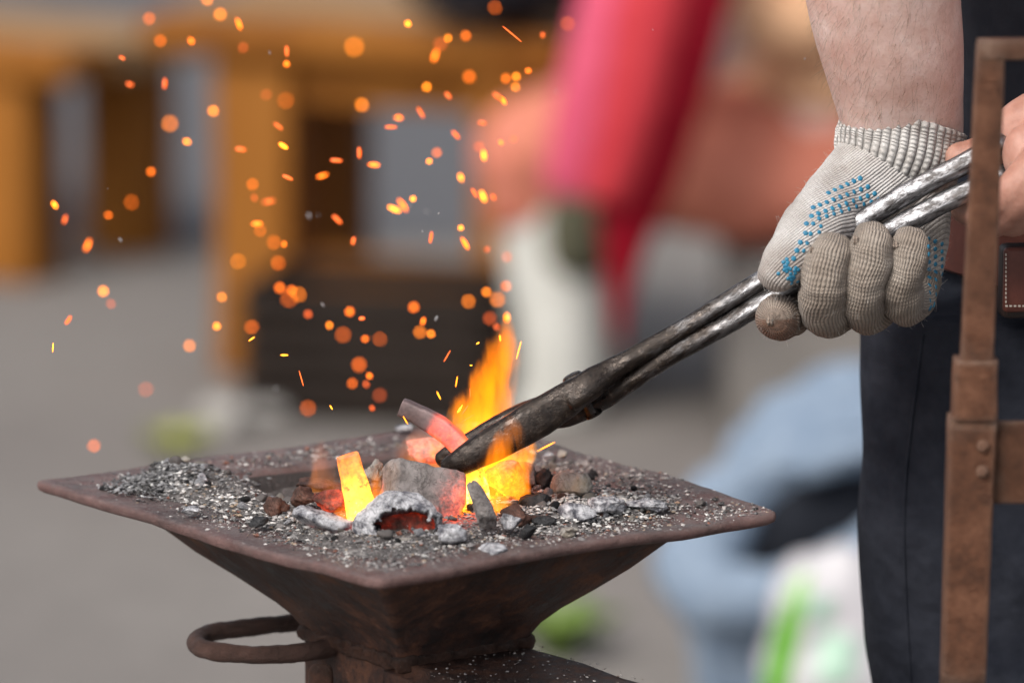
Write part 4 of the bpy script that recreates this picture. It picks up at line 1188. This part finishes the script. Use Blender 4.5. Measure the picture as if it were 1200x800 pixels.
# ribbed cuff, open at the top
rows = []
cu_c = [(1060, 139, .043, 71, 57), (1057, 154, .044, 73, 58), (1053, 172, .044, 75, 59), (1048, 188, .043, 73, 56), (1042, 204, .042, 66, 44)]
tilt_n = 120
cv, cf, ck = sweep([r5(px(x, y, YT + d), a * sR, b * sR) for x, y, d, a, b in cu_c], n=tilt_n, seg=6, hint=up, cap0='open', cap1='open')
top = px(1066, 150, YT + .05); nr = len(cv) // tilt_n
cv2 = []
for idx, v in enumerate(cv):
    ring, k = divmod(idx, tilt_n)
    f = 1 - ring / (nr - 1)
    a = 2 * math.pi * k / tilt_n
    front = math.sin(a)                       # +1 towards the camera
    v = v + V((0, 0, 1)) * (f * (.010 * front - .004 * max(0, math.cos(a)) + .0012 * noise.noise(V((a * 3, 0, 1)))))
    rib = .0007 * math.sin(a * 42)
    c0 = V((top.x, top.y, v.z)); rad_ = (v - c0); rad_.z = 0
    cv2.append(v + rad_.normalized() * (rib + .0015 * f * f * f + .0006 * noise.noise(v * 200)))
me = mesh_from('cuff', cv2, cf)
vattr(me, 'knit', [(k[0] * .0348, k[1], 0) for k in ck])
fattr(me, 'soot', [.55 * smoothstep(-.01, .03, v.x - top.x) * smoothstep(.02, -.002, k[1]) for v, k in zip(cv2, ck)])
cuff = obj('cuff', me, M['cuff'], glove); cuff.matrix_parent_inverse = glove.matrix_basis.inverted()
sol = cuff.modifiers.new('thick', 'SOLIDIFY'); sol.thickness = .0022; sol.offset = 0
# rubber grip dots
dv, df = [], []
def dot(x, y, r=2.9):
    r *= 1.2
    h = g_bvh.ray_cast(CAM, ray(x, y).normalized())
    if h[0] is None: return
    p, n_ = h[0], h[1]
    t = n_.cross(V((0, 0, 1))).normalized(); b = n_.cross(t)
    rr = r * sR; o_ = len(dv)
    for (f, e) in ((1.0, -.0002), (.85, .0003), (.45, .0005)):
        for k in range(10):
            a = 2 * math.pi * k / 10
            dv.append(p + t * (rr * f * math.cos(a)) + b * (rr * f * math.sin(a)) + n_ * e)
    for a in range(2):
        for k in range(10): df.append((o_ + a * 10 + k, o_ + a * 10 + (k + 1) % 10, o_ + (a + 1) * 10 + (k + 1) % 10, o_ + (a + 1) * 10 + k))
    df.append(tuple(o_ + 20 + k for k in range(10)))
def dots(x0, y0, x1, y1, n_, r=2.9):
    for k in range(n_):
        f = k / max(1, n_ - 1); dot(x0 + (x1 - x0) * f, y0 + (y1 - y0) * f, r)
dots(1008, 209, 971, 226, 6); dots(1017, 219, 953, 243, 9); dots(1025, 227, 951, 253, 10); dots(1030, 234, 960, 256, 9, 2.6)
dots(945, 262, 944, 273, 2); dots(953, 262, 950, 274, 2, 2.6); dots(938, 284, 930, 303, 3); dots(946, 285, 942, 294, 2, 2.4); dots(962, 265, 960, 272, 2, 2.3)
for q in range(3): dots(1088 + 8 * q, 280 + 3 * q, 1090 + 7 * q, 352 + 2 * q, 9, 2.6)
dots(1090, 361, 1099, 353, 3, 3.4)
for _ in range(26): dot(924 + rh.gauss(0, 6) , 318 + rh.gauss(0, 7), 2.2)       # worn smear of dots on the thumb
gd = obj('grip_dots', mesh_from('grip_dots', dv, df), M['dot'], glove); gd.matrix_parent_inverse = glove.matrix_basis.inverted(); tag(gd, kind='stuff')

# leather tool pouch hanging on the belt
pouch = empty('belt_pouch', px(1215, 330, .03), 'reddish brown stitched leather pouch on the smith\'s belt', 'pouch')
def plate(name, x0, y0, x1, y1, d, th, mat, bev=.004, parent=None):
    p = px((x0 + x1) / 2, (y0 + y1) / 2, d); s_ = sc_at(d)
    me = bevel_box(name, (x1 - x0) * s_, th, (y1 - y0) * s_, bev, 3)
    o = obj(name, me, mat, parent); o.location = p
    return o
yp = HY - .184 - .006
fl = plate('flap', 1174, 288, 1262, 366, yp - .026, .006, M['belt'], .0028, pouch); fl.rotation_euler.z = R(8)
bk = plate('pocket', 1170, 284, 1258, 372, yp - .013, .018, M['belt_dark'], .005, pouch); bk.rotation_euler.z = R(8)
for k in range(16):
    o = plate('stitch', 1178 + k * 5, 357.5, 1181 + k * 5, 359.5, yp - .0315 + (k - 8) * 5 * sc_at(yp) * math.tan(R(8)), .001, M['stitch'], .0002, pouch); o.rotation_euler.z = R(8)
for k in range(12):
    o = plate('stitch', 1178, 297 + k * 5, 1179.5, 300 + k * 5, yp - .0315 - 8 * 5 * sc_at(yp) * math.tan(R(8)), .001, M['stitch'], .0002, pouch); o.rotation_euler.z = R(8)

# ------------------------------------------------------------------ rusty iron rack in front of the smith
yr_ = -0.24
sr_ = sc_at(yr_)
rack = empty('iron_rack', (at(1128, 800, yr_).x, yr_, 0), 'rusty flat-iron tool rack with a sleeved upright, standing before the smith', 'rack')
def upright(name, x0, y0, x1, y1, w0, w1, th, bev=.0025):
    """bar between two pixels, widths in px"""
    a, b = at(x0, y0, yr_), at(x1, y1, yr_)
    vs, fs, _ = sweep([(*a, w0 / 2 * sr_, th / 2), (*a.lerp(b, .5), (w0 + w1) / 4 * sr_, th / 2), (*b, w1 / 2 * sr_, th / 2)], n=24, seg=6, hint=up, power=7)
    vs = [v + V(noise.noise_vector(v * 60)) * .0004 for v in vs]
    return obj(name, mesh_from(name, vs, fs), M['rack'], rack)
upright('post', 1161, 52, 1144, 432, 33, 40, .014)
upright('sleeve', 1143, 420, 1141, 489, 52, 54, .022)
gx = at(1120, 1000, yr_)
upright('leg', 1139, 487, 1128, 800, 58, 54, .019)
a, b = at(1128, 800, yr_), V((at(1128, 800, yr_).x - .02, yr_, 0))
vs, fs, _ = sweep([(*a, 27 * sr_, .0095), (*a.lerp(b, .5), 27 * sr_, .0095), (*b, 27 * sr_, .0095)], n=24, seg=6, hint=up, power=7)
obj('leg', mesh_from('leg', vs, fs), M['rack'], rack)
p0, p1 = at(1146, 58, yr_), at(1420, 54, yr_)
vs, fs, _ = sweep([(*p0, 12 * sr_, .008), (*p0.lerp(p1, .5), 12 * sr_, .008), (*p1, 12 * sr_, .008)], n=20, seg=4, hint=up, power=6)
obj('top_bar', mesh_from('top_bar', vs, fs), M['rack'], rack)
p0, p1 = at(1158, 541, yr_ + .004), at(1420, 541, yr_ + .004)
vs, fs, _ = sweep([(*p0, 50 * sr_, .004), (*p0.lerp(p1, .5), 50 * sr_, .004), (*p1, 50 * sr_, .004)], n=24, seg=4, hint=up, power=9)
obj('cross_plate', mesh_from('cross_plate', vs, fs), M['rack'], rack)
for (x, y) in ((1152, 522), (1151, 552)):
    p = at(x, y, yr_ - .0085)
    vs, fs, _ = sweep([(p.x, p.y + .004, p.z, .004, .004), (p.x, p.y - .0012, p.z, .0036, .0036)], n=12, seg=2, hint=V((0, 0, 1)), cap1='round')
    obj('rivet', mesh_from('rivet', vs, fs), M['rack'], rack)
q0, q1 = at(1412, 54, yr_), V((at(1412, 54, yr_).x + .01, yr_, 0))
vs, fs, _ = sweep([(*q0, 20 * sr_, .007), (*q0.lerp(q1, .5), 22 * sr_, .009), (*q1, 27 * sr_, .0095)], n=24, seg=6, hint=up, power=7)
obj('post', mesh_from('post', vs, fs), M['rack'], rack)

# ------------------------------------------------------------------ background: timber table, bench, seated visitor, bags, weeds
def gy(py): return onz(600, py, 0).y
up = V((0, -1, 0))
def timber(name, parent, lx0, lx1, ly0, ly1, z0, z1, mat, rot, org, seed=0):
    me = bevel_box(name, lx1 - lx0, ly1 - ly0, z1 - z0, .006, 2, wob=.004, seed=seed, cuts=2)
    o = obj(name, me, mat, parent)
    c_ = Matrix.Rotation(rot, 3, 'Z') @ V(((lx0 + lx1) / 2, (ly0 + ly1) / 2, 0))
    o.location = V((org.x + c_.x, org.y + c_.y, (z0 + z1) / 2)); o.rotation_euler.z = rot
    return o
orgA = onz(315, 432, 0); zA = at(300, 18, orgA.y).z
tabA = empty('timber_table', orgA, 'heavy orange-stained timber table with thick square legs and a low stretcher', 'table')
ra = R(-21); lw = .118; tL, tD = .40, .20
for (a, b) in ((0, 0), (tL, 0), (0, tD), (tL, tD)):
    timber('leg', tabA, a - lw / 2, a + lw / 2, b - lw / 2, b + lw / 2, 0, zA - .052, M['wood'], ra, orgA, a + b)
for k in range(4):
    timber('plank', tabA, -.16, tL + .08, -.085 + k * .115, .027 + k * .115, zA - .05, zA + .002 * (k % 2), M['wood_grey'] if k else M['wood'], ra, orgA, k)
timber('apron', tabA, lw / 2 + .002, tL - lw / 2 - .002, -.04, .0, zA - .12, zA - .054, M['wood'], ra, orgA, 5)
timber('stretcher', tabA, lw / 2 + .002, tL - lw / 2 - .002, -.03, .03, .11, .175, M['wood'], ra, orgA, 6)
orgB = onz(22, 326, 0); zB = at(20, 50, orgB.y).z
benB = empty('timber_bench', orgB, 'low orange timber bench standing further off beyond the table', 'bench')
for (a, b) in ((0, 0), (-.9, 0), (0, .3), (-.9, .3)):
    timber('leg', benB, a - .055, a + .055, b - .05, b + .05, 0, zB - .052, M['wood'], R(-32), orgB, a + b + 9)
for k in range(3):
    timber('plank', benB, -1.05, .15, -.07 + k * .14, .065 + k * .14, zB - .05, zB + .002 * (k % 2), M['wood_grey'] if k else M['wood'], R(-32), orgB, k + 20)
# black sack on the table, dark crate below
pb_ = at(600, 20, orgA.y - .1); pb_.z = zA + .055
me = lump_mesh('black_sack', (.34, .26, .14), 301, sub=4, cuts=4, rough=.15)
o = obj('black_sack', me, M['black_cloth']); o.location = (at(590, 30, orgA.y - .16).x, orgA.y - .16, zA + .070)
tag(o, 'black cloth sack lying on the timber table', 'sack')
oc = onz(452, 480, 0)
crate = empty('dark_crate', oc, 'dark brown slatted crate on the ground before the timber table', 'crate')
cw, cd_, ch = .36, .24, .19
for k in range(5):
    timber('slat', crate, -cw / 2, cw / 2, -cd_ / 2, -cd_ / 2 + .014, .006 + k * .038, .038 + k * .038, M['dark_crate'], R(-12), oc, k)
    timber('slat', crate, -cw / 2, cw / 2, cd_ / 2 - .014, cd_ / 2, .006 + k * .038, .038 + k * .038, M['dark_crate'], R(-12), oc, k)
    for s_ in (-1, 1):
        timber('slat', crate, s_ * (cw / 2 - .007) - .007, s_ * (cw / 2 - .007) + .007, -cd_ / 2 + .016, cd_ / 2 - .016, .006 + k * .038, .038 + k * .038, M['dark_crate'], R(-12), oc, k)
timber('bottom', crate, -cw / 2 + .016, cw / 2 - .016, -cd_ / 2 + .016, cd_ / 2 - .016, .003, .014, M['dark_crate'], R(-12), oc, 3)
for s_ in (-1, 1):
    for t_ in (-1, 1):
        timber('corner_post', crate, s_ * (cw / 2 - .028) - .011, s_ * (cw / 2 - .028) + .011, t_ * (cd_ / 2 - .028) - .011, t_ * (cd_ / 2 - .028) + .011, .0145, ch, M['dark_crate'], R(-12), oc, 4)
# stone block that serves as a seat
yS = gy(492)
sS = sc_at(yS)
hipx = at(960, 200, yS)
me = bevel_box('seat_block', .34, .36, .24, .02, 3, wob=.01, cuts=3)
o = obj('seat_block', me, M['ground']); o.location = (hipx.x + .04, yS + .08, .121)
tag(o, 'grey stone block used as a seat under the visitor', 'stone block')
vis = empty('person', (hipx.x, yS, 0), 'seated visitor in terracotta trousers and pale socks with a red shawl hanging down', 'person')
def q5(x, y, d, r, r2=None): return (*at(x, y, yS + d), r * sS, (r2 or r) * sS)
bparts = [ring_sweep([q5(960, 190, .08, 105, 130), q5(985, 60, .08, 110, 140), q5(990, -120, .08, 125, 165), q5(985, -230, .08, 95, 150), q5(982, -270, .08, 50, 55), q5(980, -310, .08, 46, 46)], n=28, seg=6, hint=up),
          ring_sweep([q5(970, -300, .08, 50, 48), q5(958, -350, .08, 78, 62), q5(958, -410, .08, 84, 68), q5(965, -460, .08, 60, 50)], n=24, seg=6, hint=up, cap0='round', cap1='round'),
          ring_sweep([q5(890, -380, .08, 10, 9), q5(874, -365, .08, 14, 12)], n=10, seg=4, hint=up, cap1='round'),
          ring_sweep([q5(975, -210, -.08, 60), q5(985, -60, -.10, 48), q5(960, 20, -.10, 42), q5(890, 25, -.10, 36), q5(840, 70, -.09, 30), q5(800, 85, -.09, 26)], n=20, seg=6, hint=up, cap0='round', cap1='round'),
          ring_sweep([q5(975, -210, .24, 60), q5(985, -60, .26, 48), q5(890, 25, .24, 36), q5(800, 85, .2, 26)], n=20, seg=6, hint=up, cap0='round', cap1='round'),
          ring_sweep([q5(960, 190, 0, 80), q5(640, 170, 0, 60), q5(640, 300, 0, 45), q5(668, 420, 0, 34)], n=20, seg=6, hint=V((0, -1, .01)), cap0='round', cap1='round'),
          ring_sweep([q5(960, 190, .18, 80), q5(660, 165, .2, 60), q5(670, 300, .2, 45), q5(690, 410, .2, 34)], n=20, seg=6, hint=V((0, -1, .01)), cap0='round', cap1='round')]
me = remesh(mesh_from('body', *join(bparts)), .012, 6, .5)
obj('body', me, M['skin'], vis)
tp = [ring_sweep([q5(985, 205, .02, 88, 90), q5(870, 190, 0, 96, 96), q5(740, 182, 0, 84, 84), q5(642, 178, 0, 80, 82), q5(626, 205, 0, 72, 72), q5(636, 252, 0, 60, 60)], n=26, seg=7, hint=V((0, -1, .01)), cap0='round'),
      ring_sweep([q5(985, 205, .17, 86, 90), q5(870, 185, .18, 92, 92), q5(760, 178, .19, 84, 84), q5(672, 172, .2, 74, 76), q5(660, 200, .2, 64, 66), q5(668, 245, .2, 56, 56)], n=26, seg=7, hint=V((0, -1, .01)), cap0='round'),
      ring_sweep([q5(965, 220, .08, 110, 150), q5(975, 130, .08, 118, 150)], n=26, seg=6, hint=up)]
me = remesh(mesh_from('trousers', *join(tp)), .011, 6, .5)
displace(me, lambda c, n_: n_ * .012 * noise.noise(c * 11))
obj('trousers', me, M['terracotta'], vis)
for (dx, dd) in ((0, 0), (28, .2)):
    me = remesh(mesh_from('sock', *ring_sweep([q5(640 + dx, 240, dd, 66, 64), q5(650 + dx, 300, dd, 62, 60), q5(655 + dx, 380, dd, 58, 58), q5(655 + dx, 458, dd, 54, 52), q5(640 + dx, 478, dd - .01, 34, 40), q5(610 + dx, 482, dd - .01, 26, 34)], n=24, seg=6, hint=V((0, -1, .01)), cap0='round', cap1='round')), .011, 4, .5)
    for v in me.vertices: v.co.z = max(v.co.z, .003)
    obj('sock', me, M['sock'], vis)
obj('olive_ring', mesh_from('olive_ring', *ring_sweep([q5(678, 232, -.01, 54, 74), q5(676, 262, -.01, 56, 74), q5(674, 286, -.01, 50, 72)], n=26, seg=5, hint=up, cap0='round', cap1='round')), M['olive'], vis)  # dark olive ring round the top of the shins
obj('tunic', remesh(mesh_from('tunic', *ring_sweep([q5(975, 110, .08, 124, 156), q5(985, 0, .08, 120, 150), q5(990, -120, .08, 134, 172), q5(985, -235, .08, 104, 158), q5(982, -270, .08, 56, 62)], n=30, seg=6, hint=up)), .012, 4, .5), M['cream'], vis)
obj('sleeve', mesh_from('sleeve', *ring_sweep([q5(975, -215, -.09, 70), q5(985, -60, -.11, 58), q5(955, 15, -.11, 54), q5(890, 12, -.11, 48), q5(862, 22, -.11, 44)], n=22, seg=6, hint=V((0, -1, .01)), cap0='round')), M['cream'], vis)
hr_ = ring_sweep([q5(1000, -320, .08, 50, 55), q5(985, -390, .08, 80, 74), q5(970, -450, .08, 76, 66), q5(966, -475, .08, 40, 40)], n=22, seg=5, hint=up, cap1='round')
obj('hair', mesh_from('hair', *hr_), M['hair'], vis)
# red shawl hanging from the arm; its lit and shaded folds are coloured in
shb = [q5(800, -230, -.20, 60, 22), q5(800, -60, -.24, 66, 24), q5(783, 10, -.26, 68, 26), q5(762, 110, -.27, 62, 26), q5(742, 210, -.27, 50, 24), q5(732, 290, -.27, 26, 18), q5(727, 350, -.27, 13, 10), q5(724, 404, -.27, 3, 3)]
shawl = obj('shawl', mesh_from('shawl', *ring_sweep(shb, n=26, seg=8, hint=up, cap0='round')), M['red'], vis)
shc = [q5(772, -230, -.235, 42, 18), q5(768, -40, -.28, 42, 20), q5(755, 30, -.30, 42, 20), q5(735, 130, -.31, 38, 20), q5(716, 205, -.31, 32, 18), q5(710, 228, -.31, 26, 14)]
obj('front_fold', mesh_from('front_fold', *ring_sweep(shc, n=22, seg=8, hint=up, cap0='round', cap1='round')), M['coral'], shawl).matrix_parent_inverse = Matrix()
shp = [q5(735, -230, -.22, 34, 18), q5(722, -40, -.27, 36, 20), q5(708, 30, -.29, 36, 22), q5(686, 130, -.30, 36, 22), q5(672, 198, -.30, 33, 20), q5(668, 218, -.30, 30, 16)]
o = obj('tone_panel', mesh_from('tone_panel', *ring_sweep(shp, n=22, seg=8, hint=up, cap0='round', cap1='round')), M['pink'], shawl)  # pink panel painting the sky-lit left fold of the shawl
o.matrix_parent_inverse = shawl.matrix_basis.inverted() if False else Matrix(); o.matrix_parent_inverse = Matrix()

# blue-grey open sack and white carrier bag
bb = onz(955, 850, 0); sB = sc_at(bb.y)
bag = empty('open_sack', bb, 'blue-grey nylon sack standing open with its rolled rim and painted-dark hollow showing', 'sack')
def b5(x, y, d, r, r2=None): return (*at(x, y, bb.y + d), r * sB, (r2 or r) * sB)
me = remesh(mesh_from('bag_body', *ring_sweep([b5(960, 838, 0, 150, 120), b5(955, 780, 0, 160, 130), b5(965, 700, 0.02, 165, 130), b5(985, 620, .05, 165, 120), b5(1000, 540, .08, 150, 90), b5(1005, 480, .10, 120, 60)], n=32, seg=6, hint=up, cap1='round')), .009, 4, .5)
displace(me, lambda c, n_: n_ * (.02 * noise.noise(c * 9) + .008 * noise.noise(c * 24)))
for v in me.vertices: v.co.z = max(v.co.z, .003)
obj('bag_body', me, M['bluebag'], bag)
ringp = []
for k in range(25):
    a = 2 * math.pi * k / 24
    x, y = 975 + 165 * math.cos(a) * math.cos(.45) + 105 * math.sin(a) * math.sin(.45), 590 - (165 * math.cos(a) * math.sin(.45) * .6 + 112 * math.sin(a) * math.cos(.45))
    ringp.append(b5(x, y, -.10 + .05 * math.sin(a), 44 + 9 * math.sin(2 * a + 1), 40))
me = mesh_from('rolled_rim', *ring_sweep(ringp, n=16, seg=4, hint=up)); displace(me, lambda c, n_: n_ * (.010 * noise.noise(c * 14) + .004 * noise.noise(c * 40)))
obj('rolled_rim', me, M['bluebag'], bag)
obj('tone_panel', mesh_from('tone_panel', *ring_sweep([b5(975, 598, -.095, 150, 100), b5(975, 597, -.06, 146, 98)], n=30, seg=3, hint=V((0, 0, 1)), cap0='flat', cap1='flat')), M['darkbag'], bag)  # flat dark disc standing in for the sack's shaded hollow
me = lump_mesh('inner_fold', (150 * sB, .06, 52 * sB), 311, sub=4, cuts=2, rough=.2)
o = obj('inner_fold', me, M['bluebag'], bag); o.location = at(985, 532, bb.y - .12); o.rotation_euler.y = R(-14)
wbp = onz(985, 985, 0); sW = sc_at(wbp.y)
wbag = empty('carrier_bag', wbp, 'white plastic carrier bag with a green stripe and mint print by the sack', 'bag')
def w5(x, y, r, r2): return (*at(x, y, wbp.y), r * sW, r2 * sW)
me = remesh(mesh_from('bag_film', *ring_sweep([w5(990, 990, 92, 60), w5(988, 870, 100, 66), w5(985, 765, 98, 60), w5(975, 698, 82, 44), w5(968, 664, 62, 26)], n=30, seg=6, hint=up, cap1='round')), .007, 3, .5)
displace(me, lambda c, n_: n_ * (.012 * noise.noise(c * 16) + .005 * noise.noise(c * 45)))
for v in me.vertices: v.co.z = max(v.co.z, .003)
obj('bag_film', me, M['whitebag'], wbag)
w_bvh = BVHTree.FromPolygons([v.co for v in me.vertices], [p.vertices[:] for p in me.polygons])
def print_patch(name, poly, mat, n=10):
    """flat print lying on the film: a strip of quads between two edge polylines"""
    vs, fs = [], []
    (l, r_) = poly
    for k in range(n + 1):
        f = k / n
        for ed in (l, r_):
            idx = min(int(f * (len(ed) - 1)), len(ed) - 2); g_ = f * (len(ed) - 1) - idx
            x = ed[idx][0] + (ed[idx + 1][0] - ed[idx][0]) * g_; y = ed[idx][1] + (ed[idx + 1][1] - ed[idx][1]) * g_
            vs.append((x, y))
    pts = []
    for k in range(n + 1):
        a, b = vs[2 * k], vs[2 * k + 1]
        for m_ in range(7):
            x, y = a[0] + (b[0] - a[0]) * m_ / 6, a[1] + (b[1] - a[1]) * m_ / 6
            h = w_bvh.ray_cast(CAM, ray(x, y).normalized())
            pts.append((h[0] + h[1] * .0015) if h[0] is not None else at(x, y, wbp.y))
    for k in range(n):
        for m_ in range(6): fs.append((k * 7 + m_, k * 7 + m_ + 1, (k + 1) * 7 + m_ + 1, (k + 1) * 7 + m_))
    obj(name, mesh_from(name, pts, fs), mat, wbag)
print_patch('green_stripe', ([(930, 680), (906, 745), (892, 815)], [(950, 668), (938, 740), (922, 815)]), M['greenprint'])
print_patch('mint_print', ([(960, 740), (955, 800)], [(1000, 745), (1000, 800)]), M['mintprint'], 5)
print_patch('mint_print', ([(945, 700), (950, 725)], [(975, 700), (975, 728)]), M['mintprint'], 4)

# weeds and stones
def weed(px_, py_, n_, h_, mat, label, seed, spread=.05, wid=.012):
    r_ = random.Random(seed); b0 = onz(px_, py_, 0)
    t = empty('weed', b0, label, 'plant')
    for k in range(n_):
        a = r_.uniform(0, 6.28); out = V((math.cos(a), math.sin(a), 0)); L = h_ * r_.uniform(.6, 1.1); w = wid * r_.uniform(.7, 1.3)
        sd = V((-out.y, out.x, 0)); c0 = b0 + out * r_.uniform(0, .015)
        vs = []
        for q in range(6):
            f = q / 5
            c_ = c0 + out * (spread * f * f * r_.uniform(.9, 1.1)) + V((0, 0, L * f * (1 - .25 * f)))
            ww = w * math.sin(math.pi * (.12 + .86 * f)); vs += [c_ - sd * ww + V((0, 0, .002)), c_ + V((0, 0, -.002)), c_ + sd * ww + V((0, 0, .002))]
        fs = []
        for q in range(5): fs += [(q * 3, q * 3 + 1, q * 3 + 4, q * 3 + 3), (q * 3 + 1, q * 3 + 2, q * 3 + 5, q * 3 + 4)]
        obj('leaf', mesh_from('leaf', vs, fs), mat, t)
weed(655, 770, 34, .075, M['leaf'], 'green weed growing from the paving behind the forge', 5, spread=.06)
weed(205, 528, 18, .035, M['leaf_yellow'], 'yellow-green weed on the paving by the pale stone', 6, spread=.045, wid=.014)
for (x0, y0, w_, h_, sd_, lab) in ((262, 505, .085, .05, 320, 'pale rounded stone lying on the paving by the weed'), (310, 498, .07, .035, 321, 'flat grey stone lying between the pale stone and the crate')):
    p = onz(x0, y0, 0); me = lump_mesh('stone', (w_, w_ * .8, h_), sd_, sub=3, cuts=5)
    o = obj('stone', me, M['stone']); o.location = (p.x, p.y, h_ * .42); tag(o, lab, 'stone')

# ------------------------------------------------------------------ sparks and floating ash
def spark_mat(name, c_, st):
    m = NT(name); m.set(base=(0.02, 0.01, 0.01), emc=c_, ems=st); m.mat.cycles.emission_sampling = 'NONE'
    return m.mat
SP = [spark_mat('spark_bright', (1.0, 0.22, 0.008), 5.6), spark_mat('spark_orange', (1.0, 0.16, 0.006), 3.8), spark_mat('spark_dim', (1.0, 0.14, 0.02), 1.8), spark_mat('spark_yellow', (1.0, 0.33, 0.015), 5)]
SPM = []
for k_, mt in enumerate(SP):
    me = lump_mesh('spark', (1, 1, 1), 400 + k_, sub=2, cuts=2, rough=.1); me.materials.append(mt); SPM.append(me)
rs = random.Random(21)
DISC = """175 22,188 48,243 0,258 17,285 56,336 75,312 111,335 118,250 130,199 145,296 216,154 237,316 236,415 55,478 28,546 42,516 52,580 9,665 28,500 102,550 90,605 90,619 83,604 102,424 123,
484 233,540 267,321 284,333 286,279 306,326 308,260 348,254 382,328 337,342 340,339 350,350 345,361 368,410 365,386 381,402 392,428 397,445 397,421 427,433 440,429 450,413 449,445 463,361 478,594 301,
593 335,549 353,570 342,485 360,492 389,505 391,295 383,222 405,130 356,121 341,171 456,110 522,503 189,512 179,305 270,177 201,525 45,561 172,593 92,582 383,574 373,583 351,127 252,436 478"""
STREAK = """193 98 12 95,326 148 12 40,332 171 12 35,337 208 13 25,282 175 12 10,301 262 12 0,315 236 14 170,298 232 5 70,394 188 14 5,378 206 13 165,395 257 14 45,280 28 14 70,336 60 12 90,600 40 30 40,510 65 14 110,583 113 12 40,590 118 10 60,
467 138 9 5,458 149 14 2,493 132 14 60,525 112 9 50,565 144 9 10,421 179 13 90,438 193 13 5,540 208 9 70,556 226 12 60,566 230 14 70,578 231 7 55,472 240 17 55,462 245 16 25,545 285 16 60,414 282 9 105,505 278 14 100,571 292 5 140,
80 375 12 125,62 407 12 95,103 287 14 115,76 257 10 110,333 416 9 0,295 397 9 145,353 443 20 75,388 477 6 60,424 373 7 0,496 376 8 110,524 417 16 120,560 402 4 145,552 428 3 0,514 463 11 65,535 447 14 100,551 460 12 90,538 480 8 120,475 492 12 60,608 410 24 105,594 372 9 90,586 396 8 85,
548 490 20 150,545 480 14 125,540 478 10 115,602 163 4 0,587 167 5 50,636 41 5 100,640 523 26 152,224 48 7 60,143 68 7 30,219 166 7 20,567 182 12 85,534 158 12 50,152 99 8 20,64 240 9 60"""
def spark(x, y, ln, ang, mk, size, yy):
    o = bpy.data.objects.new('spark', SPM[mk]); col.objects.link(o)
    s_ = sc_at(yy)
    o.location = at(x, y, yy)
    w = size * s_
    o.scale = (max(w, ln * s_), w, w)
    o.rotation_euler = (0, R(ang), 0)
    long_ = ln > size * 1.8
    tag(o, 'glowing orange sliver-shaped spark flying above the forge fire' if long_ else 'round glowing orange spark flying above the forge fire', 'spark', 'sliver sparks above the fire' if long_ else 'round sparks above the fire')
for t in DISC.replace('\n', '').split(','):
    x, y = map(float, t.split())
    yy = rs.choice([-.62, -.55, -.48, -.40, .55, .7, .45, -.3]) * rs.uniform(.8, 1.15)
    mk = rs.choice([0, 0, 1, 1, 1, 2])
    spark(x, y, 5, rs.uniform(0, 180), mk, rs.uniform(3.2, 6.4), yy)
for t in STREAK.replace('\n', '').split(','):
    x, y, ln, ang = map(float, t.split())
    thin = ln >= 20 or y > 395
    yy = rs.uniform(-.12, .05) if thin else rs.choice([-.30, -.22, .25, .3]) * rs.uniform(.7, 1.2)
    spark(x, y, ln, ang, 3 if (thin and ln < 12) else rs.choice([0, 1, 2, 2]), rs.uniform(.9, 1.5) if thin else rs.uniform(3.2, 4.6), yy)
ash_m = simple('floating_ash', (0.35, 0.34, 0.35), (0.5, 0.49, 0.5), 200)
AM = lump_mesh('ash_fleck', (1, .5, .25), 430, sub=2, cuts=3, rough=.25); AM.materials.append(ash_m)
for (x, y, sz) in ((500, 248, 7), (378, 357, 6), (511, 373, 8), (362, 253, 7), (514, 250, 3), (495, 271, 3), (323, 455, 5), (141, 281, 6), (316, 62, 5), (652, 107, 4), (126, 221, 2), (373, 252, 4), (480, 240, 6), (765, 35, 3), (943, 69, 3), (690, 37, 2), (684, 164, 2)):
    o = bpy.data.objects.new('ash_fleck', AM); col.objects.link(o)
    yy = rs.choice([-.35, .3, .15, -.15]) if sz > 3 else rs.uniform(-.1, .1)
    s_ = sz * sc_at(yy); o.location = at(x, y, yy); o.scale = (s_, s_, s_); o.rotation_euler = (rs.uniform(0, 3), rs.uniform(0, 3), rs.uniform(0, 3))
    tag(o, 'pale grey ash fleck drifting in the air among the sparks', 'ash fleck', 'ash flecks in the air')
